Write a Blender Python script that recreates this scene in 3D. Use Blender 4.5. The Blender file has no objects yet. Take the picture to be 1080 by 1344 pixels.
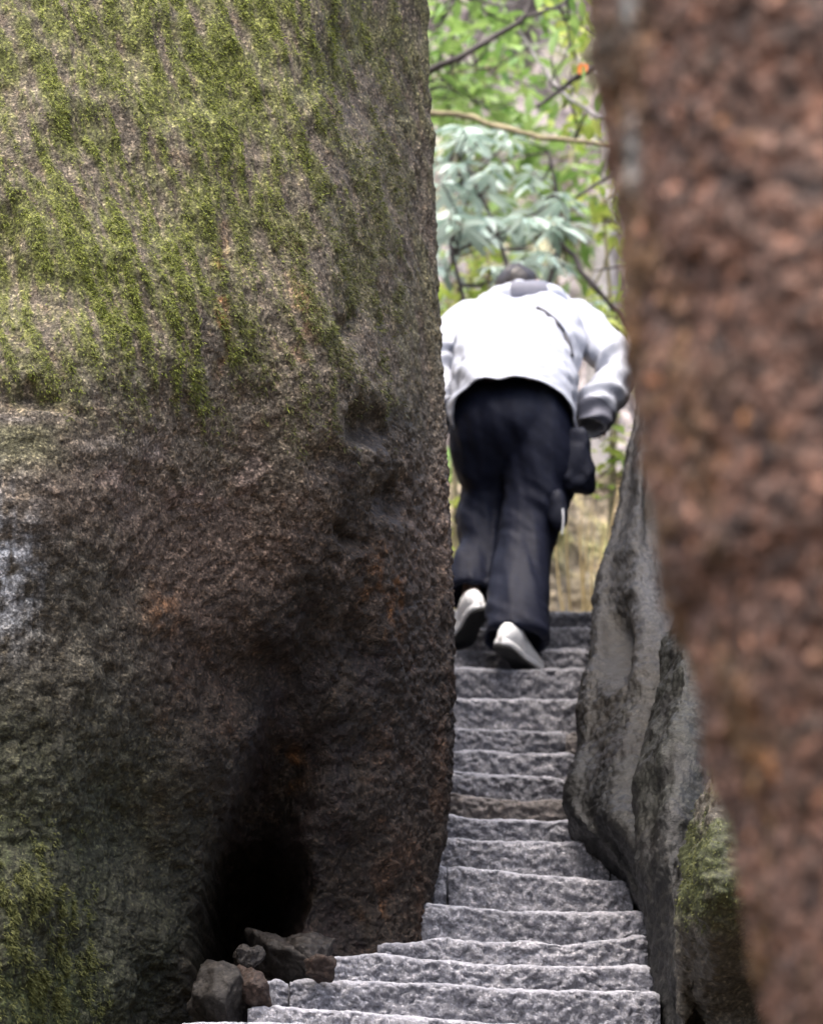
import bpy, bmesh, math, random
import numpy as np
from mathutils import Vector, Matrix

random.seed(7)
RNG = np.random.default_rng(11)
S = bpy.context.scene
C = S.collection
R = math.radians

# ------------------------------------------------------------------ camera, world, sun, exposure
PITCH = R(14.28)
FPX = 6660.0                       # focal length in photograph pixels (1080 x 1344)
cam_d = bpy.data.cameras.new('camera')
cam = bpy.data.objects.new('camera', cam_d)
C.objects.link(cam)
cam.location = (0, 0, 0)
cam.rotation_euler = (R(90) + PITCH, 0, 0)
cam_d.sensor_fit = 'VERTICAL'
cam_d.sensor_height = 36.0
cam_d.lens = FPX / 1344 * 36.0
cam_d.clip_start = 0.1
cam_d.clip_end = 2000
cam_d.dof.use_dof = True
cam_d.dof.focus_distance = 14.0
cam_d.dof.aperture_fstop = 4.0
S.camera = cam

SUN_EL, SUN_AZ = R(70), R(205)     # azimuth clockwise from +Y: high, behind the camera to its left
world = bpy.data.worlds.new('World')
S.world = world
world.use_nodes = True
wn = world.node_tree
sky = wn.nodes.new('ShaderNodeTexSky')
sky.sky_type = 'NISHITA'
sky.sun_disc = False
sky.sun_elevation = SUN_EL
sky.sun_rotation = SUN_AZ
sky.air_density = 1.0
sky.dust_density = 7.0
sky.ozone_density = 1.0
bgn = wn.nodes['Background']
bgn.inputs['Strength'].default_value = 0.135
wn.links.new(sky.outputs[0], bgn.inputs['Color'])

sun_d = bpy.data.lights.new('sun', 'SUN')
sun_d.energy = 1.15
sun_d.angle = R(50)
sun_d.color = (1.0, 0.96, 0.9)
sun = bpy.data.objects.new('sun', sun_d)
C.objects.link(sun)
sd = Vector((math.sin(SUN_AZ) * math.cos(SUN_EL), math.cos(SUN_AZ) * math.cos(SUN_EL), math.sin(SUN_EL)))
sun.rotation_euler = (-sd).to_track_quat('-Z', 'Y').to_euler()

S.render.engine = 'CYCLES'
S.view_settings.view_transform = 'Standard'
S.view_settings.look = 'None'
S.view_settings.exposure = 1.95
S.view_settings.gamma = 1.0

# ------------------------------------------------------------------ projection helpers (layout from the photograph, real distances)
CP, SP = math.cos(PITCH), math.sin(PITCH)
def Zat(py, Y):
    cy = (672.0 - py) / FPX
    return Y * (SP + cy * CP) / (CP - cy * SP)
def Xat(px, Y, z):
    return (px - 540.0) / FPX * (Y * CP + z * SP)
def W(px, py, Y):
    z = Zat(py, Y)
    return Vector((Xat(px, Y, z), Y, z))
def topix(P):
    d = P[..., 1] * CP + P[..., 2] * SP
    v = -P[..., 1] * SP + P[..., 2] * CP
    return 540 + FPX * P[..., 0] / d, 672 - FPX * v / d

# ------------------------------------------------------------------ numpy noise
_perm = RNG.permutation(256)
_perm = np.concatenate([_perm, _perm, _perm])
_g = RNG.normal(size=(256, 3))
_g /= np.linalg.norm(_g, axis=1)[:, None]
def perlin(P):
    P = np.asarray(P, dtype=np.float64)
    i = np.floor(P).astype(int)
    f = P - i
    i &= 255
    u = f * f * f * (f * (f * 6 - 15) + 10)
    out = 0
    for dx in (0, 1):
        wx = u[..., 0] if dx else 1 - u[..., 0]
        for dy in (0, 1):
            wy = u[..., 1] if dy else 1 - u[..., 1]
            for dz in (0, 1):
                wz = u[..., 2] if dz else 1 - u[..., 2]
                h = _perm[_perm[_perm[(i[..., 0] + dx) & 255] + ((i[..., 1] + dy) & 255)] + ((i[..., 2] + dz) & 255)]
                g = _g[h]
                out = out + wx * wy * wz * (g[..., 0] * (f[..., 0] - dx) + g[..., 1] * (f[..., 1] - dy) + g[..., 2] * (f[..., 2] - dz))
    return out * 1.6
def fbm(P, scale, oct=4, gain=.5, off=0.0):
    P = np.asarray(P) * scale + off
    a, s, t = 1.0, 0.0, 0.0
    for _ in range(oct):
        s = s + a * perlin(P)
        t += a
        P = P * 2.03 + 17.3
        a *= gain
    return s / t * 1.3
def sst(a, b, x):
    t = np.clip((x - a) / (b - a), 0, 1)
    return t * t * (3 - 2 * t)
def blob(px, py, cx, cy, rx, ry):
    return np.exp(-(((px - cx) / rx) ** 2 + ((py - cy) / ry) ** 2))
def mixc(a, b, m):
    return a * (1 - m[..., None]) + np.asarray(b) * m[..., None]

# ------------------------------------------------------------------ object helpers
def link(o, parent=None):
    C.objects.link(o)
    if parent is not None:
        o.parent = parent
    return o
def tag(o, label=None, cat=None, group=None, kind=None):
    if label: o['label'] = label
    if cat: o['category'] = cat
    if group: o['group'] = group
    if kind: o['kind'] = kind
    return o
def empty(name, loc=(0, 0, 0)):
    o = bpy.data.objects.new(name, None)
    o.empty_display_size = .1
    o.location = loc
    return link(o)
def mesh_obj(name, verts, faces, mat, parent=None, smooth=True, attrs=None):
    me = bpy.data.meshes.new(name)
    v = np.asarray(verts, dtype=np.float64)
    if parent is not None:
        v = v - np.array(parent.location)
    me.from_pydata([tuple(p) for p in v], [], [tuple(map(int, f)) for f in faces])
    if attrs:
        for k, a in attrs.items():
            a = np.asarray(a, dtype=np.float32)
            if a.ndim == 2:
                at = me.attributes.new(k, 'FLOAT_COLOR', 'POINT')
                c4 = np.ones((len(a), 4), dtype=np.float32); c4[:, :3] = a
                at.data.foreach_set('color', c4.ravel())
            else:
                at = me.attributes.new(k, 'FLOAT', 'POINT')
                at.data.foreach_set('value', a)
    if smooth:
        me.polygons.foreach_set('use_smooth', [True] * len(me.polygons))
    me.materials.append(mat)
    me.update()
    o = bpy.data.objects.new(name, me)
    return link(o, parent)
def grid_faces(nr, nc, wrap=True, off=0):
    i = np.arange(nr - 1)[:, None]
    j = np.arange(nc if wrap else nc - 1)[None, :]
    j2 = (j + 1) % nc
    f = np.stack([i * nc + j, i * nc + j2, (i + 1) * nc + j2, (i + 1) * nc + j], -1).reshape(-1, 4)
    return f + off
def crom(P, t, closed=True):
    """Catmull-Rom through control rows P (n, ...) at parameters t in index units"""
    n = len(P)
    i = np.floor(t).astype(int)
    f = t - i
    def g(k):
        return P[k % n] if closed else P[np.clip(k, 0, n - 1)]
    sh = (-1,) + (1,) * (P.ndim - 1)
    f = f.reshape(sh)
    a, b, c, d = g(i - 1), g(i), g(i + 1), g(i + 2)
    return .5 * (2 * b + (c - a) * f + (2 * a - 5 * b + 4 * c - d) * f * f + (3 * b - a - 3 * c + d) * f ** 3)
def grid_normals(G, wrap=True):
    du = np.roll(G, -1, 1) - np.roll(G, 1, 1) if wrap else np.gradient(G, axis=1)
    dv = np.gradient(G, axis=0)
    n = np.cross(du, dv)
    return n / (np.linalg.norm(n, axis=-1, keepdims=True) + 1e-12)

# ------------------------------------------------------------------ materials
def newmat(name):
    m = bpy.data.materials.new(name)
    m.use_nodes = True
    nt = m.node_tree
    return m, nt, nt.nodes['Principled BSDF']
def nd(nt, t, **k):
    n = nt.nodes.new(t)
    for a, v in k.items():
        if a.startswith('i_'):
            n.inputs[a[2:].replace('_', ' ')].default_value = v
        else:
            setattr(n, a, v)
    return n
def ramp(nt, src, stops):
    r = nd(nt, 'ShaderNodeValToRGB')
    e = r.color_ramp.elements
    while len(e) < len(stops): e.new(.5)
    for q, (p, c) in zip(e, stops):
        q.position = p
        q.color = (*c, 1) if len(c) == 3 else c
    nt.links.new(src, r.inputs[0])
    return r.outputs[0]
def mixn(nt, mode, fac, a, b):
    m = nd(nt, 'ShaderNodeMix', data_type='RGBA', blend_type=mode)
    for s, v in ((m.inputs[0], fac), (m.inputs[6], a), (m.inputs[7], b)):
        if hasattr(v, 'is_output'): nt.links.new(v, s)
        else: s.default_value = v
    return m.outputs[2]
def noise(nt, vec, scale, detail=4, rough=.55):
    n = nd(nt, 'ShaderNodeTexNoise')
    n.inputs['Scale'].default_value = scale
    n.inputs['Detail'].default_value = detail
    n.inputs['Roughness'].default_value = rough
    nt.links.new(vec, n.inputs['Vector'])
    return n.outputs['Fac']
def rock_mat(name, grain=110, speck=.55, bump=.9, rough=.62, base=None, patch=9, bdist=.006, spec=.4, cells=((.75,), (1.0,), (1.6,)), cellfac=.8, worn_lit=False, mottle=.7):
    """granite: vertex pigment (lichen, moss, stains, painted shade and sheen) times mineral grain, with fine pitted relief"""
    m, nt, b = newmat(name)
    pos = nd(nt, 'ShaderNodeNewGeometry').outputs['Position']
    if base is None:
        col = nd(nt, 'ShaderNodeAttribute', attribute_name='tint').outputs['Color']
    else:
        col = ramp(nt, noise(nt, pos, patch, 5), [(.3, base[0]), (.7, base[1])])
    n1 = noise(nt, pos, grain, 5, .65)
    col = mixn(nt, 'MULTIPLY', 1.0, col, ramp(nt, n1, [(.33, (1 - speck,) * 3), (.5, (.85,) * 3), (.68, (1 + speck * 1.1,) * 3)]))
    vo = nd(nt, 'ShaderNodeTexVoronoi', feature='F1')
    vo.inputs['Scale'].default_value = grain * 1.1
    nt.links.new(pos, vo.inputs['Vector'])
    sx = nd(nt, 'ShaderNodeSeparateColor'); nt.links.new(vo.outputs['Color'], sx.inputs[0])
    cellv = ramp(nt, sx.outputs[0], [(.0, cells[0] * 3), (.45, (.85,) * 3), (.8, cells[1] * 3), (.94, (cells[2][0], cells[2][0] * .97, cells[2][0] * .93))])
    col = mixn(nt, 'MULTIPLY', cellfac, col, cellv)
    if worn_lit:
        orn = nd(nt, 'ShaderNodeObjectInfo').outputs['Random']
        col = mixn(nt, 'MULTIPLY', 1.0, col, ramp(nt, orn, [(0, (.78, .78, .79)), (1, (1.2, 1.18, 1.15))]))
        wa = nd(nt, 'ShaderNodeAttribute', attribute_name='worn_lit').outputs['Fac']
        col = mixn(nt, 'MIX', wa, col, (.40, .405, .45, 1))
    n2 = noise(nt, pos, 24, 4)
    col = mixn(nt, 'MULTIPLY', mottle, col, ramp(nt, n2, [(.3, (.62, .6, .6)), (.7, (1.3, 1.3, 1.3))]))
    nt.links.new(col, b.inputs['Base Color'])
    b.inputs['Specular IOR Level'].default_value = spec
    rr = ramp(nt, n2, [(.3, (rough - .14,) * 3), (.7, (rough + .16,) * 3)])
    nt.links.new(rr, b.inputs['Roughness'])
    h = nd(nt, 'ShaderNodeMath', operation='ADD')
    nt.links.new(n1, h.inputs[0]); nt.links.new(n2, h.inputs[1])
    bp = nd(nt, 'ShaderNodeBump')
    bp.inputs['Strength'].default_value = bump
    bp.inputs['Distance'].default_value = bdist
    nt.links.new(h.outputs[0], bp.inputs['Height'])
    nt.links.new(bp.outputs[0], b.inputs['Normal'])
    return m
def plain(name, col, rough=.6, vary=.15, scale=30, sheen=0, spec=.4, bump=0, trans=0):
    m, nt, b = newmat(name)
    pos = nd(nt, 'ShaderNodeTexCoord').outputs['Object']
    n = noise(nt, pos, scale, 4)
    c = np.array(col)
    nt.links.new(ramp(nt, n, [(.3, tuple(c * (1 - vary))), (.7, tuple(np.minimum(c * (1 + vary), 1)))]), b.inputs['Base Color'])
    b.inputs['Roughness'].default_value = rough
    b.inputs['Specular IOR Level'].default_value = spec
    if sheen: b.inputs['Sheen Weight'].default_value = sheen
    if bump:
        bp = nd(nt, 'ShaderNodeBump'); bp.inputs['Strength'].default_value = bump; bp.inputs['Distance'].default_value = .004
        nt.links.new(n, bp.inputs['Height']); nt.links.new(bp.outputs[0], b.inputs['Normal'])
    if trans:
        t = nd(nt, 'ShaderNodeBsdfTranslucent')
        t.inputs['Color'].default_value = (*[min(1, x * 1.3) for x in col], 1)
        mx = nd(nt, 'ShaderNodeMixShader'); mx.inputs[0].default_value = trans
        nt.links.new(b.outputs[0], mx.inputs[1]); nt.links.new(t.outputs[0], mx.inputs[2])
        nt.links.new(mx.outputs[0], nt.nodes['Material Output'].inputs['Surface'])
    return m
def leaf_mat(name, c1, c2, rough=.35, trans=.3, spec=.6):
    """colour differs from leaf to leaf (object / island random)"""
    m, nt, b = newmat(name)
    rnd = nd(nt, 'ShaderNodeNewGeometry').outputs['Random Per Island']
    orn = nd(nt, 'ShaderNodeObjectInfo').outputs['Random']
    ad = nd(nt, 'ShaderNodeMath', operation='ADD'); nt.links.new(rnd, ad.inputs[0]); nt.links.new(orn, ad.inputs[1])
    fr = nd(nt, 'ShaderNodeMath', operation='FRACT'); nt.links.new(ad.outputs[0], fr.inputs[0])
    col = ramp(nt, fr.outputs[0], [(0, c1), (1, c2)])
    nt.links.new(col, b.inputs['Base Color'])
    b.inputs['Roughness'].default_value = rough
    b.inputs['Specular IOR Level'].default_value = spec
    t = nd(nt, 'ShaderNodeBsdfTranslucent'); nt.links.new(col, t.inputs['Color'])
    mx = nd(nt, 'ShaderNodeMixShader'); mx.inputs[0].default_value = trans
    nt.links.new(b.outputs[0], mx.inputs[1]); nt.links.new(t.outputs[0], mx.inputs[2])
    nt.links.new(mx.outputs[0], nt.nodes['Material Output'].inputs['Surface'])
    return m

M = {}
M['rock'] = rock_mat('pitted_granite', grain=125, speck=.7, bump=1.0, rough=.45, bdist=.008, cells=((.45,), (1.2,), (2.3,)), cellfac=.85, spec=.16)
M['rock_near'] = rock_mat('reddish_granite', grain=62, cells=((.4,), (1.3,), (2.4,)), cellfac=.9, speck=.7, bump=1.0, rough=.7, bdist=.01)
M['rock_side'] = rock_mat('grey_granite', grain=115, cells=((.5,), (1.15,), (2.0,)), spec=.25, speck=.55, bump=.8, rough=.55)
M['step'] = rock_mat('hewn_granite', grain=120, speck=.35, bump=1.0, rough=.5, bdist=.009, base=((.162, .164, .188), (.282, .285, .318)), patch=5, mottle=.35, cells=((.5,), (1.1,), (1.9,)), worn_lit=True)
M['pale_stone'] = rock_mat('damp_stone', spec=.15, grain=100, speck=.4, bump=1.0, rough=.5, base=((.015, .013, .012), (.038, .035, .032)), patch=8)
M['wedge'] = rock_mat('brown_stone', spec=.15, grain=100, speck=.4, bump=1.0, rough=.5, base=((.022, .015, .012), (.045, .032, .027)), patch=8)
M['step_brown'] = rock_mat('hewn_granite_brown', grain=120, speck=.3, bump=.8, rough=.6, base=((.10, .085, .078), (.16, .145, .14)), patch=9)
M['rubble'] = rock_mat('wet_rubble', spec=.15, grain=100, speck=.35, bump=.8, rough=.4, base=((.012, .010, .009), (.034, .03, .027)), patch=7)
M['far_rock'] = rock_mat('weathered_cliff', grain=30, speck=.4, bump=.9, rough=.75, bdist=.02)
M['ground'] = rock_mat('leaf_litter_soil', grain=60, speck=.4, bump=.8, rough=.85, base=((.05, .04, .03), (.12, .095, .06)), patch=3, bdist=.01)
M['moss'] = leaf_mat('moss_fronds', (.085, .105, .02), (.225, .255, .05), rough=.7, trans=.25, spec=.2)
M['moss_dark'] = leaf_mat('dark_moss_fronds', (.045, .052, .017), (.13, .135, .045), rough=.7, trans=.25, spec=.2)

# ------------------------------------------------------------------ ground sheet
YS0, TR = 13.5, .28
def stair_z(Y): return 2.08 + (Y - YS0) * .477
def ground_z(x, y):
    z = np.where(y < 2, -1.65, -1.65 + (y - 2) * (stair_z(13.0) - .45 + 1.65) / 11.0)
    z = np.where(y > 13, stair_z(np.minimum(y, 18.2)) - .45, z)
    z = np.where(y > 18.1, np.minimum(stair_z(18.2) - .45 + (y - 18.1) * .9, 4.0), z)
    z = np.where(y > 21.5, 4.0 + (y - 21.5) * .55, z)
    z = np.minimum(z, 40 + .05 * y)
    z = z + np.maximum(np.abs(x) - 3.2, 0) * .32 * np.where(np.abs(x) > 60, 0.0, 1.0) + np.where(np.abs(x) > 60, 56.8 * .32, 0)
    return z
def make_ground():
    gx = np.unique(np.concatenate([np.linspace(-400, -20, 20), np.linspace(-20, 20, 121), np.linspace(20, 400, 20)]))
    gy = np.unique(np.concatenate([np.linspace(-400, -10, 20), np.linspace(-10, 40, 201), np.linspace(40, 600, 30)]))
    X, Y = np.meshgrid(gx, gy)
    Z = ground_z(X, Y)
    P = np.stack([X, Y, Z], -1)
    P[..., 2] += fbm(P, .7, 4) * .12
    o = mesh_obj('ground', P.reshape(-1, 3), grid_faces(len(gy), len(gx), False), M['ground'])
    tag(o, 'dark soil and leaf litter of the gully floor below the stairs', 'ground', kind='structure')
make_ground()

# ------------------------------------------------------------------ lofted boulders
def loft_rock(levels, us, nz, zpow=None):
    """levels: list of (py, Yref, [(px, Y)...]) from top to bottom -> grid nz x len(us)"""
    L = []
    for py, Yr, pts in levels:
        z = Zat(py, Yr)
        L.append([(Xat(px, Y, z), Y, z) for px, Y in pts])
    L = np.array(L)                                   # nl, nc, 3
    t = np.interp(np.linspace(0, 1, nz), np.linspace(0, 1, len(zpow)), zpow) if zpow is not None else np.linspace(0, len(L) - 1, nz)
    t = np.minimum(t, len(L) - 1 - 1e-6)
    A = crom(L, t, closed=False)                      # nz, nc, 3
    G = crom(np.swapaxes(A, 0, 1), np.asarray(us), closed=True)
    return np.swapaxes(G, 0, 1).copy()
def dense_us(n_ctrl, dense, k, kd):
    """parameters around the contour: kd samples per control segment in dense segments, k elsewhere"""
    out = []
    for s in range(n_ctrl):
        n = kd if s in dense else k
        out += list(s + np.arange(n) / n)
    return np.array(out)
def cap_faces(G):
    nz, nc = G.shape[:2]
    V = G.reshape(-1, 3)
    top = G[0].mean(0) + np.array([0, 0, .02]); bot = G[-1].mean(0) - np.array([0, 0, .02])
    V = np.vstack([V, top, bot])
    F = [tuple(f) for f in grid_faces(nz, nc)]
    a, b = nz * nc, nz * nc + 1
    for j in range(nc):
        F.append((a, (j + 1) % nc, j))
        F.append((b, (nz - 1) * nc + j, (nz - 1) * nc + (j + 1) % nc))
    return V, F
def orient_out(G):
    N = grid_normals(G)
    c = G.mean((0, 1))
    if (N * (G - c)).sum() < 0: N = -N
    return N
def moss_tufts(name, P, N, n, mat, parent, flow, lmin, lmax, wid, weight, per=3, lift=.35):
    """small hanging fronds rooted in the rock surface"""
    w = np.maximum(weight, 0).ravel(); w = w / w.sum()
    idx = RNG.choice(len(w), size=n, p=w)
    p = P.reshape(-1, 3)[idx] + RNG.normal(size=(n, 3)) * .003
    nn = N.reshape(-1, 3)[idx]
    V = []
    for k in range(per):
        d = flow + nn * (lift + RNG.random((n, 1)) * .5) + RNG.normal(size=(n, 3)) * .35
        d /= np.linalg.norm(d, axis=1)[:, None]
        l = RNG.uniform(lmin, lmax, (n, 1))
        s = np.cross(d, nn + RNG.normal(size=(n, 3)) * .4); s /= np.linalg.norm(s, axis=1)[:, None] + 1e-9
        base = p - nn * .003 + RNG.normal(size=(n, 3)) * .004
        ww = wid * RNG.uniform(.6, 1.4, (n, 1))
        V.append(np.stack([base - s * ww, base + s * ww, base + d * l * .6 + s * ww * .7 , base + d * l], 1))
    V = np.concatenate(V).reshape(-1, 3)
    F = np.arange(len(V)).reshape(-1, 4)
    o = mesh_obj(name, V, F, mat, parent, smooth=True)
    o['kind'] = 'stuff'
    return o

# ---- the big mossy boulder left of the stairs
def left_rock():
    # control order: 0 right, 1 front-right corner, 2 front mid-right, 3 front mid, 4 front mid-left, 5 frame edge, 6 far left front, 7 left, 8 back left, 9 back, 10 back right
    E = lambda py, e, yr, c1, f: (py, 13.8, [(e, yr), (e - 22, yr - .42), (e - 130, f[0]), (e - 260, f[1]), (e - 400, f[2]), (e - 570, f[3]), (-420, f[3] + .1), (-1000, 14.4), (-1000, 16.6), (-150, 17.6), (e - 120, 16.9)])
    lv = [
        (-900, 13.8, [(330, 15.6), (300, 15.2), (220, 15.0), (120, 14.9), (0, 14.8), (-100, 14.8), (-300, 14.9), (-600, 15.3), (-600, 16.2), (-100, 16.6), (250, 16.2)]),
        E(-620, 500, 15.1, 0, (14.55, 14.45, 14.35, 14.3)),
        E(-300, 540, 15.0, 0, (14.22, 14.08, 13.95, 13.85)),
        E(0, 558, 15.0, 0, (14.02, 13.86, 13.7, 13.58)),
        E(250, 567, 15.0, 0, (13.86, 13.68, 13.5, 13.38)),
        E(430, 578, 15.0, 0, (13.78, 13.58, 13.38, 13.27)),
        E(550, 584, 15.0, 0, (13.78, 13.57, 13.32, 13.18)),
        E(700, 585, 15.0, 0, (13.92, 13.68, 13.40, 13.14)),
        E(850, 587, 15.0, 0, (14.12, 13.88, 13.5, 13.17)),
        E(1000, 580, 15.0, 0, (14.26, 14.05, 13.58, 13.2)),
        E(1130, 552, 14.95, 0, (14.32, 14.12, 13.62, 13.22)),
        E(1240, 543, 14.9, 0, (14.30, 14.06, 13.55, 13.16)),
        E(1344, 520, 14.9, 0, (14.36, 14.1, 13.5, 13.12)),
        E(1480, 500, 14.9, 0, (14.4, 14.1, 13.45, 13.05)),
    ]
    us = np.concatenate([q + np.arange(k) / k for q, k in enumerate((62, 62, 62, 62, 62, 70, 50, 20, 9, 9, 14))])
    # vertical sampling: dense in frame (levels 3..12)
    nz = 600
    zp = np.concatenate([np.linspace(0, 2.8, 50), np.linspace(2.8, 12.1, 535), np.linspace(12.15, 13, 15)])
    G = loft_rock(lv, us, nz, zpow=zp)
    N = orient_out(G)
    px, py = topix(G)
    front = sst(17, 15.5, G[..., 1])
    # large form
    d = (fbm(G, 1.1, 3) * .085 + fbm(G, 3.4, 3, off=5) * .035) * (1 - .85 * sst(480, 555, px))
    # ledge with a lighter lip at the frame edge
    led = sst(130, 40, px) * sst(546, 556, py + 10 * fbm(G, 6, 2)) * sst(760, 600, py)
    d += led * .05
    # pits and hollows on the lower face
    for cx, cy, rx, ry, a in ((488, 560, 22, 30, .07), (520, 655, 22, 26, .06), (470, 705, 16, 18, .05), (440, 610, 40, 22, .04), (345, 890, 60, 40, .07), (440, 850, 60, 50, .06), (465, 425, 16, 22, .035), (345, 132, 12, 9, .014), (390, 225, 10, 14, .012), (430, 130, 60, 70, .02), (10, 330, 22, 60, .04), (40, 530, 40, 16, .05)):
        nx = px + 14 * fbm(G, 9, 3, off=3); ny = py + 14 * fbm(G, 9, 3, off=9)
        d -= a * np.exp(-(((nx - cx) / rx) ** 2 + ((ny - cy) / ry) ** 2) ** 1.5)
    low = sst(480, 640, py + .15 * (px - 300) * 0)
    ridg = 1 - np.abs(fbm(G, 7, 4, off=2))
    d += (ridg - .8) * .02 * (.4 + .6 * low)
    # coarse pitted granite skin
    rough = fbm(G, 34, 3, off=1)
    d += rough * (.0055 + .004 * low) * (1 - .5 * sst(260, 120, px) * low)
    d += np.maximum(fbm(G, 80, 2, off=4), -.2) * .0035
    d -= (np.abs(fbm(G, 16, 3, off=14)) < .06) * 0 + .006 * sst(.16, .0, np.abs(fbm(G, 11, 3, off=15))) * (.3 + .7 * low)
    d -= .006 * sst(.28, .55, fbm(G, 26, 2, off=16)) * (.25 + .75 * low)
    # flow relief of the moss curtain: streaks running down and to the right
    Q = G.copy()
    Q[..., 0] = (G[..., 0] + .33 * G[..., 2] + .03 * fbm(G, 3, 2, off=71)) * 30
    Q[..., 1] *= 5
    Q[..., 2] *= 3.4
    st = fbm(Q, 1, 4, gain=.68)
    up = 1 - low
    d += st * .014 * up
    d += np.maximum(0, fbm(G, 13, 3, off=61) + .5 * st) * .012 * up * sst(620, 250, px)
    Q2 = G.copy(); Q2[..., 0] *= 55; Q2[..., 1] *= 20; Q2[..., 2] *= 7
    st2 = fbm(Q2, 1, 3, gain=.6, off=8)
    d += st2 * .012 * sst(300, 150, px) * sst(760, 900, py)
    # vertical furrows by the right edge
    Q3 = G.copy(); Q3[..., 0] *= 40; Q3[..., 1] *= 22; Q3[..., 2] *= 2.2
    st3 = fbm(Q3, 1, 3, gain=.6, off=12)
    d += st3 * .014 * sst(500, 545, px) * sst(560, 300, py)
    G2 = G + N * (d * front)[..., None]
    # hollow at the foot of the boulder, beside the steps
    wob = 26 * fbm(G, 4, 4, off=21)
    ip = lambda v: np.interp(py, [840, 1000, 1100, 1250], v)
    xl, xr = ip([385, 308, 268, 250]), ip([475, 440, 400, 415])
    cave = sst(-4, 30, px + wob * .6 - xl) * sst(8, -85, px + wob - xr) * np.interp(py + wob, [850, 960, 1080, 1200], [0, .10, .34, 1.0])
    G2[..., 1] += cave * .95 * front * sst(14.9, 14.5, G[..., 1])
    # foot of the right-hand lobe lifts off the treads
    N2 = orient_out(G2)
    px, py = topix(G2)
    # --- pigment: bare granite, moss, biofilm, rust, pale patches, painted shade and sheen
    n1 = fbm(G, 2.6, 4, off=31); n2 = fbm(G, 7, 4, off=41); n3 = fbm(G, 20, 3, off=51)
    col = np.zeros(G.shape) + np.array([.205, .172, .132])
    col = mixc(col, (.28, .25, .21), sst(.1, .5, n2) * .6)
    col = mixc(col, (.13, .09, .06), sst(.05, .45, n3) * .55)
    # red-brown pitted belt and dark algae skin, deepened to stand for undercut shade
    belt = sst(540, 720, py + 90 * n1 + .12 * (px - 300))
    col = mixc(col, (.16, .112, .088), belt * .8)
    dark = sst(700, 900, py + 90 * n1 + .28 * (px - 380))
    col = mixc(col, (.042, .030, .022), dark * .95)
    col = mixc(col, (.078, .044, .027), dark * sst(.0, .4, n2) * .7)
    greyl = sst(250, 120, px + 50 * n1) * sst(640, 760, py)
    col = mixc(col, (.075, .07, .05), greyl * .8)
    col = mixc(col, (.16, .145, .11), greyl * sst(.05, .4, n3 + .6 * st2) * .7)
    # moss curtains
    mz = sst(660, 400, py + 120 * n1 + 60 * n2 - .25 * (px - 100) * 0) * sst(700, 260, px + .55 * (py - 200) + 60 * n1)
    hollow_shade = sst(60, 15, np.abs(px + 40 * n1 - np.interp(py, [470, 560, 700, 880, 1000, 1250], [505, 490, 480, 420, 380, 330])) * .8 - np.interp(py, [470, 600, 880, 1250], [0, 20, 60, 120]) * .7) * sst(480, 560, py + 30 * n2)  # dark band painting the shade of the hollows into the colour
    col = mixc(col, (.022, .016, .011), np.clip(hollow_shade * sst(-.6, .1, n2 + n3 * .4), 0, 1) * .85)
    moss = np.clip(sst(-.30, .34, st * 1.1 + n2 * .35 + n1 * .3 + .40 * mz - .22) * mz, 0, 1)
    col = mixc(col, (.17, .19, .048), moss * .92)
    ol = sst(600, 330, py + 60 * n1) * (1 - moss) * sst(-.3, .3, st + n2 * .5)
    col = mixc(col, (.165, .16, .075), ol * .7)
    lm = np.clip(sst(150, 70, px + 40 * n1) * sst(1030, 1180, py + 60 * n1) * sst(-.35, .25, st2 + n2), 0, 1)
    col = mixc(col, (.085, .115, .035), lm * .85)
    lmf = sst(330, 120, px + 60 * n1) * sst(860, 1050, py + 80 * n1)
    col = mixc(col, (.05, .058, .028), lmf * .65)
    lm2 = sst(120, 30, px + 20 * n2) * sst(548, 565, py) * sst(640, 590, py)
    col = mixc(col, (.16, .17, .08), lm2 * .6)
    # rust runs and pale patches
    rust = blob(px, py, 292, 400, 9, 90) + blob(px, py, 508, 775, 26, 44) * .9 + blob(px, py, 380, 1012, 16, 22) + blob(px, py, 215, 800, 26, 30) * .7 + blob(px, py, 400, 400, 16, 70) * .5 + blob(px, py, 490, 1190, 22, 18) * .6
    col = mixc(col, (.25, .115, .045), np.clip(1.2 * rust * sst(-.2, .35, n3 + n2), 0, 1) * .75)
    red = blob(px, py, 250, 620, 140, 50) * sst(-.1, .3, n2)
    col = mixc(col, (.19, .125, .115), np.clip(red, 0, 1) * .6)
    pale = blob(px, py, 160, 590, 55, 18) + blob(px, py, 20, 550, 60, 6)
    col = mixc(col, (.42, .38, .34), np.clip(pale * sst(-.2, .3, n3), 0, 1) * .7)
    painted_sheen = 1.3 * blob(px, py, -5, 745, 48, 85)  # sky reflection on wet rock, painted as a bluish white patch
    col = mixc(col, (.62, .65, .70), np.clip(painted_sheen * sst(-.5, .3, n3 + st2), 0, 1) * .85)
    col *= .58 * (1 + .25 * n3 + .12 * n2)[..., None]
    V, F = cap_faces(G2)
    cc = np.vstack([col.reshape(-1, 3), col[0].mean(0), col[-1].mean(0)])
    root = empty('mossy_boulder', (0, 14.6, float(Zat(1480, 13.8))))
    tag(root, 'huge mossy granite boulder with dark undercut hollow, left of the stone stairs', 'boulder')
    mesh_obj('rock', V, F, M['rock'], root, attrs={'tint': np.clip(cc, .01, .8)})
    vis = ((px > -60) & (px < 525 + 20 * n3) & (py > -40) & (py < 1400) & (G[..., 1] < 15.1))
    w1 = moss ** 2 * vis * sst(-.2, .45, st)
    fl = np.array([.26, -.05, -.75])
    moss_tufts('moss', G2, N2, 17000, M['moss'], root, fl, .005, .013, .0014, w1, lift=.6)
    w2 = (ol * .5 * vis + lm ** 1.5 * vis * 1.2) * sst(-.1, .4, st + st2 * lm)
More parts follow.
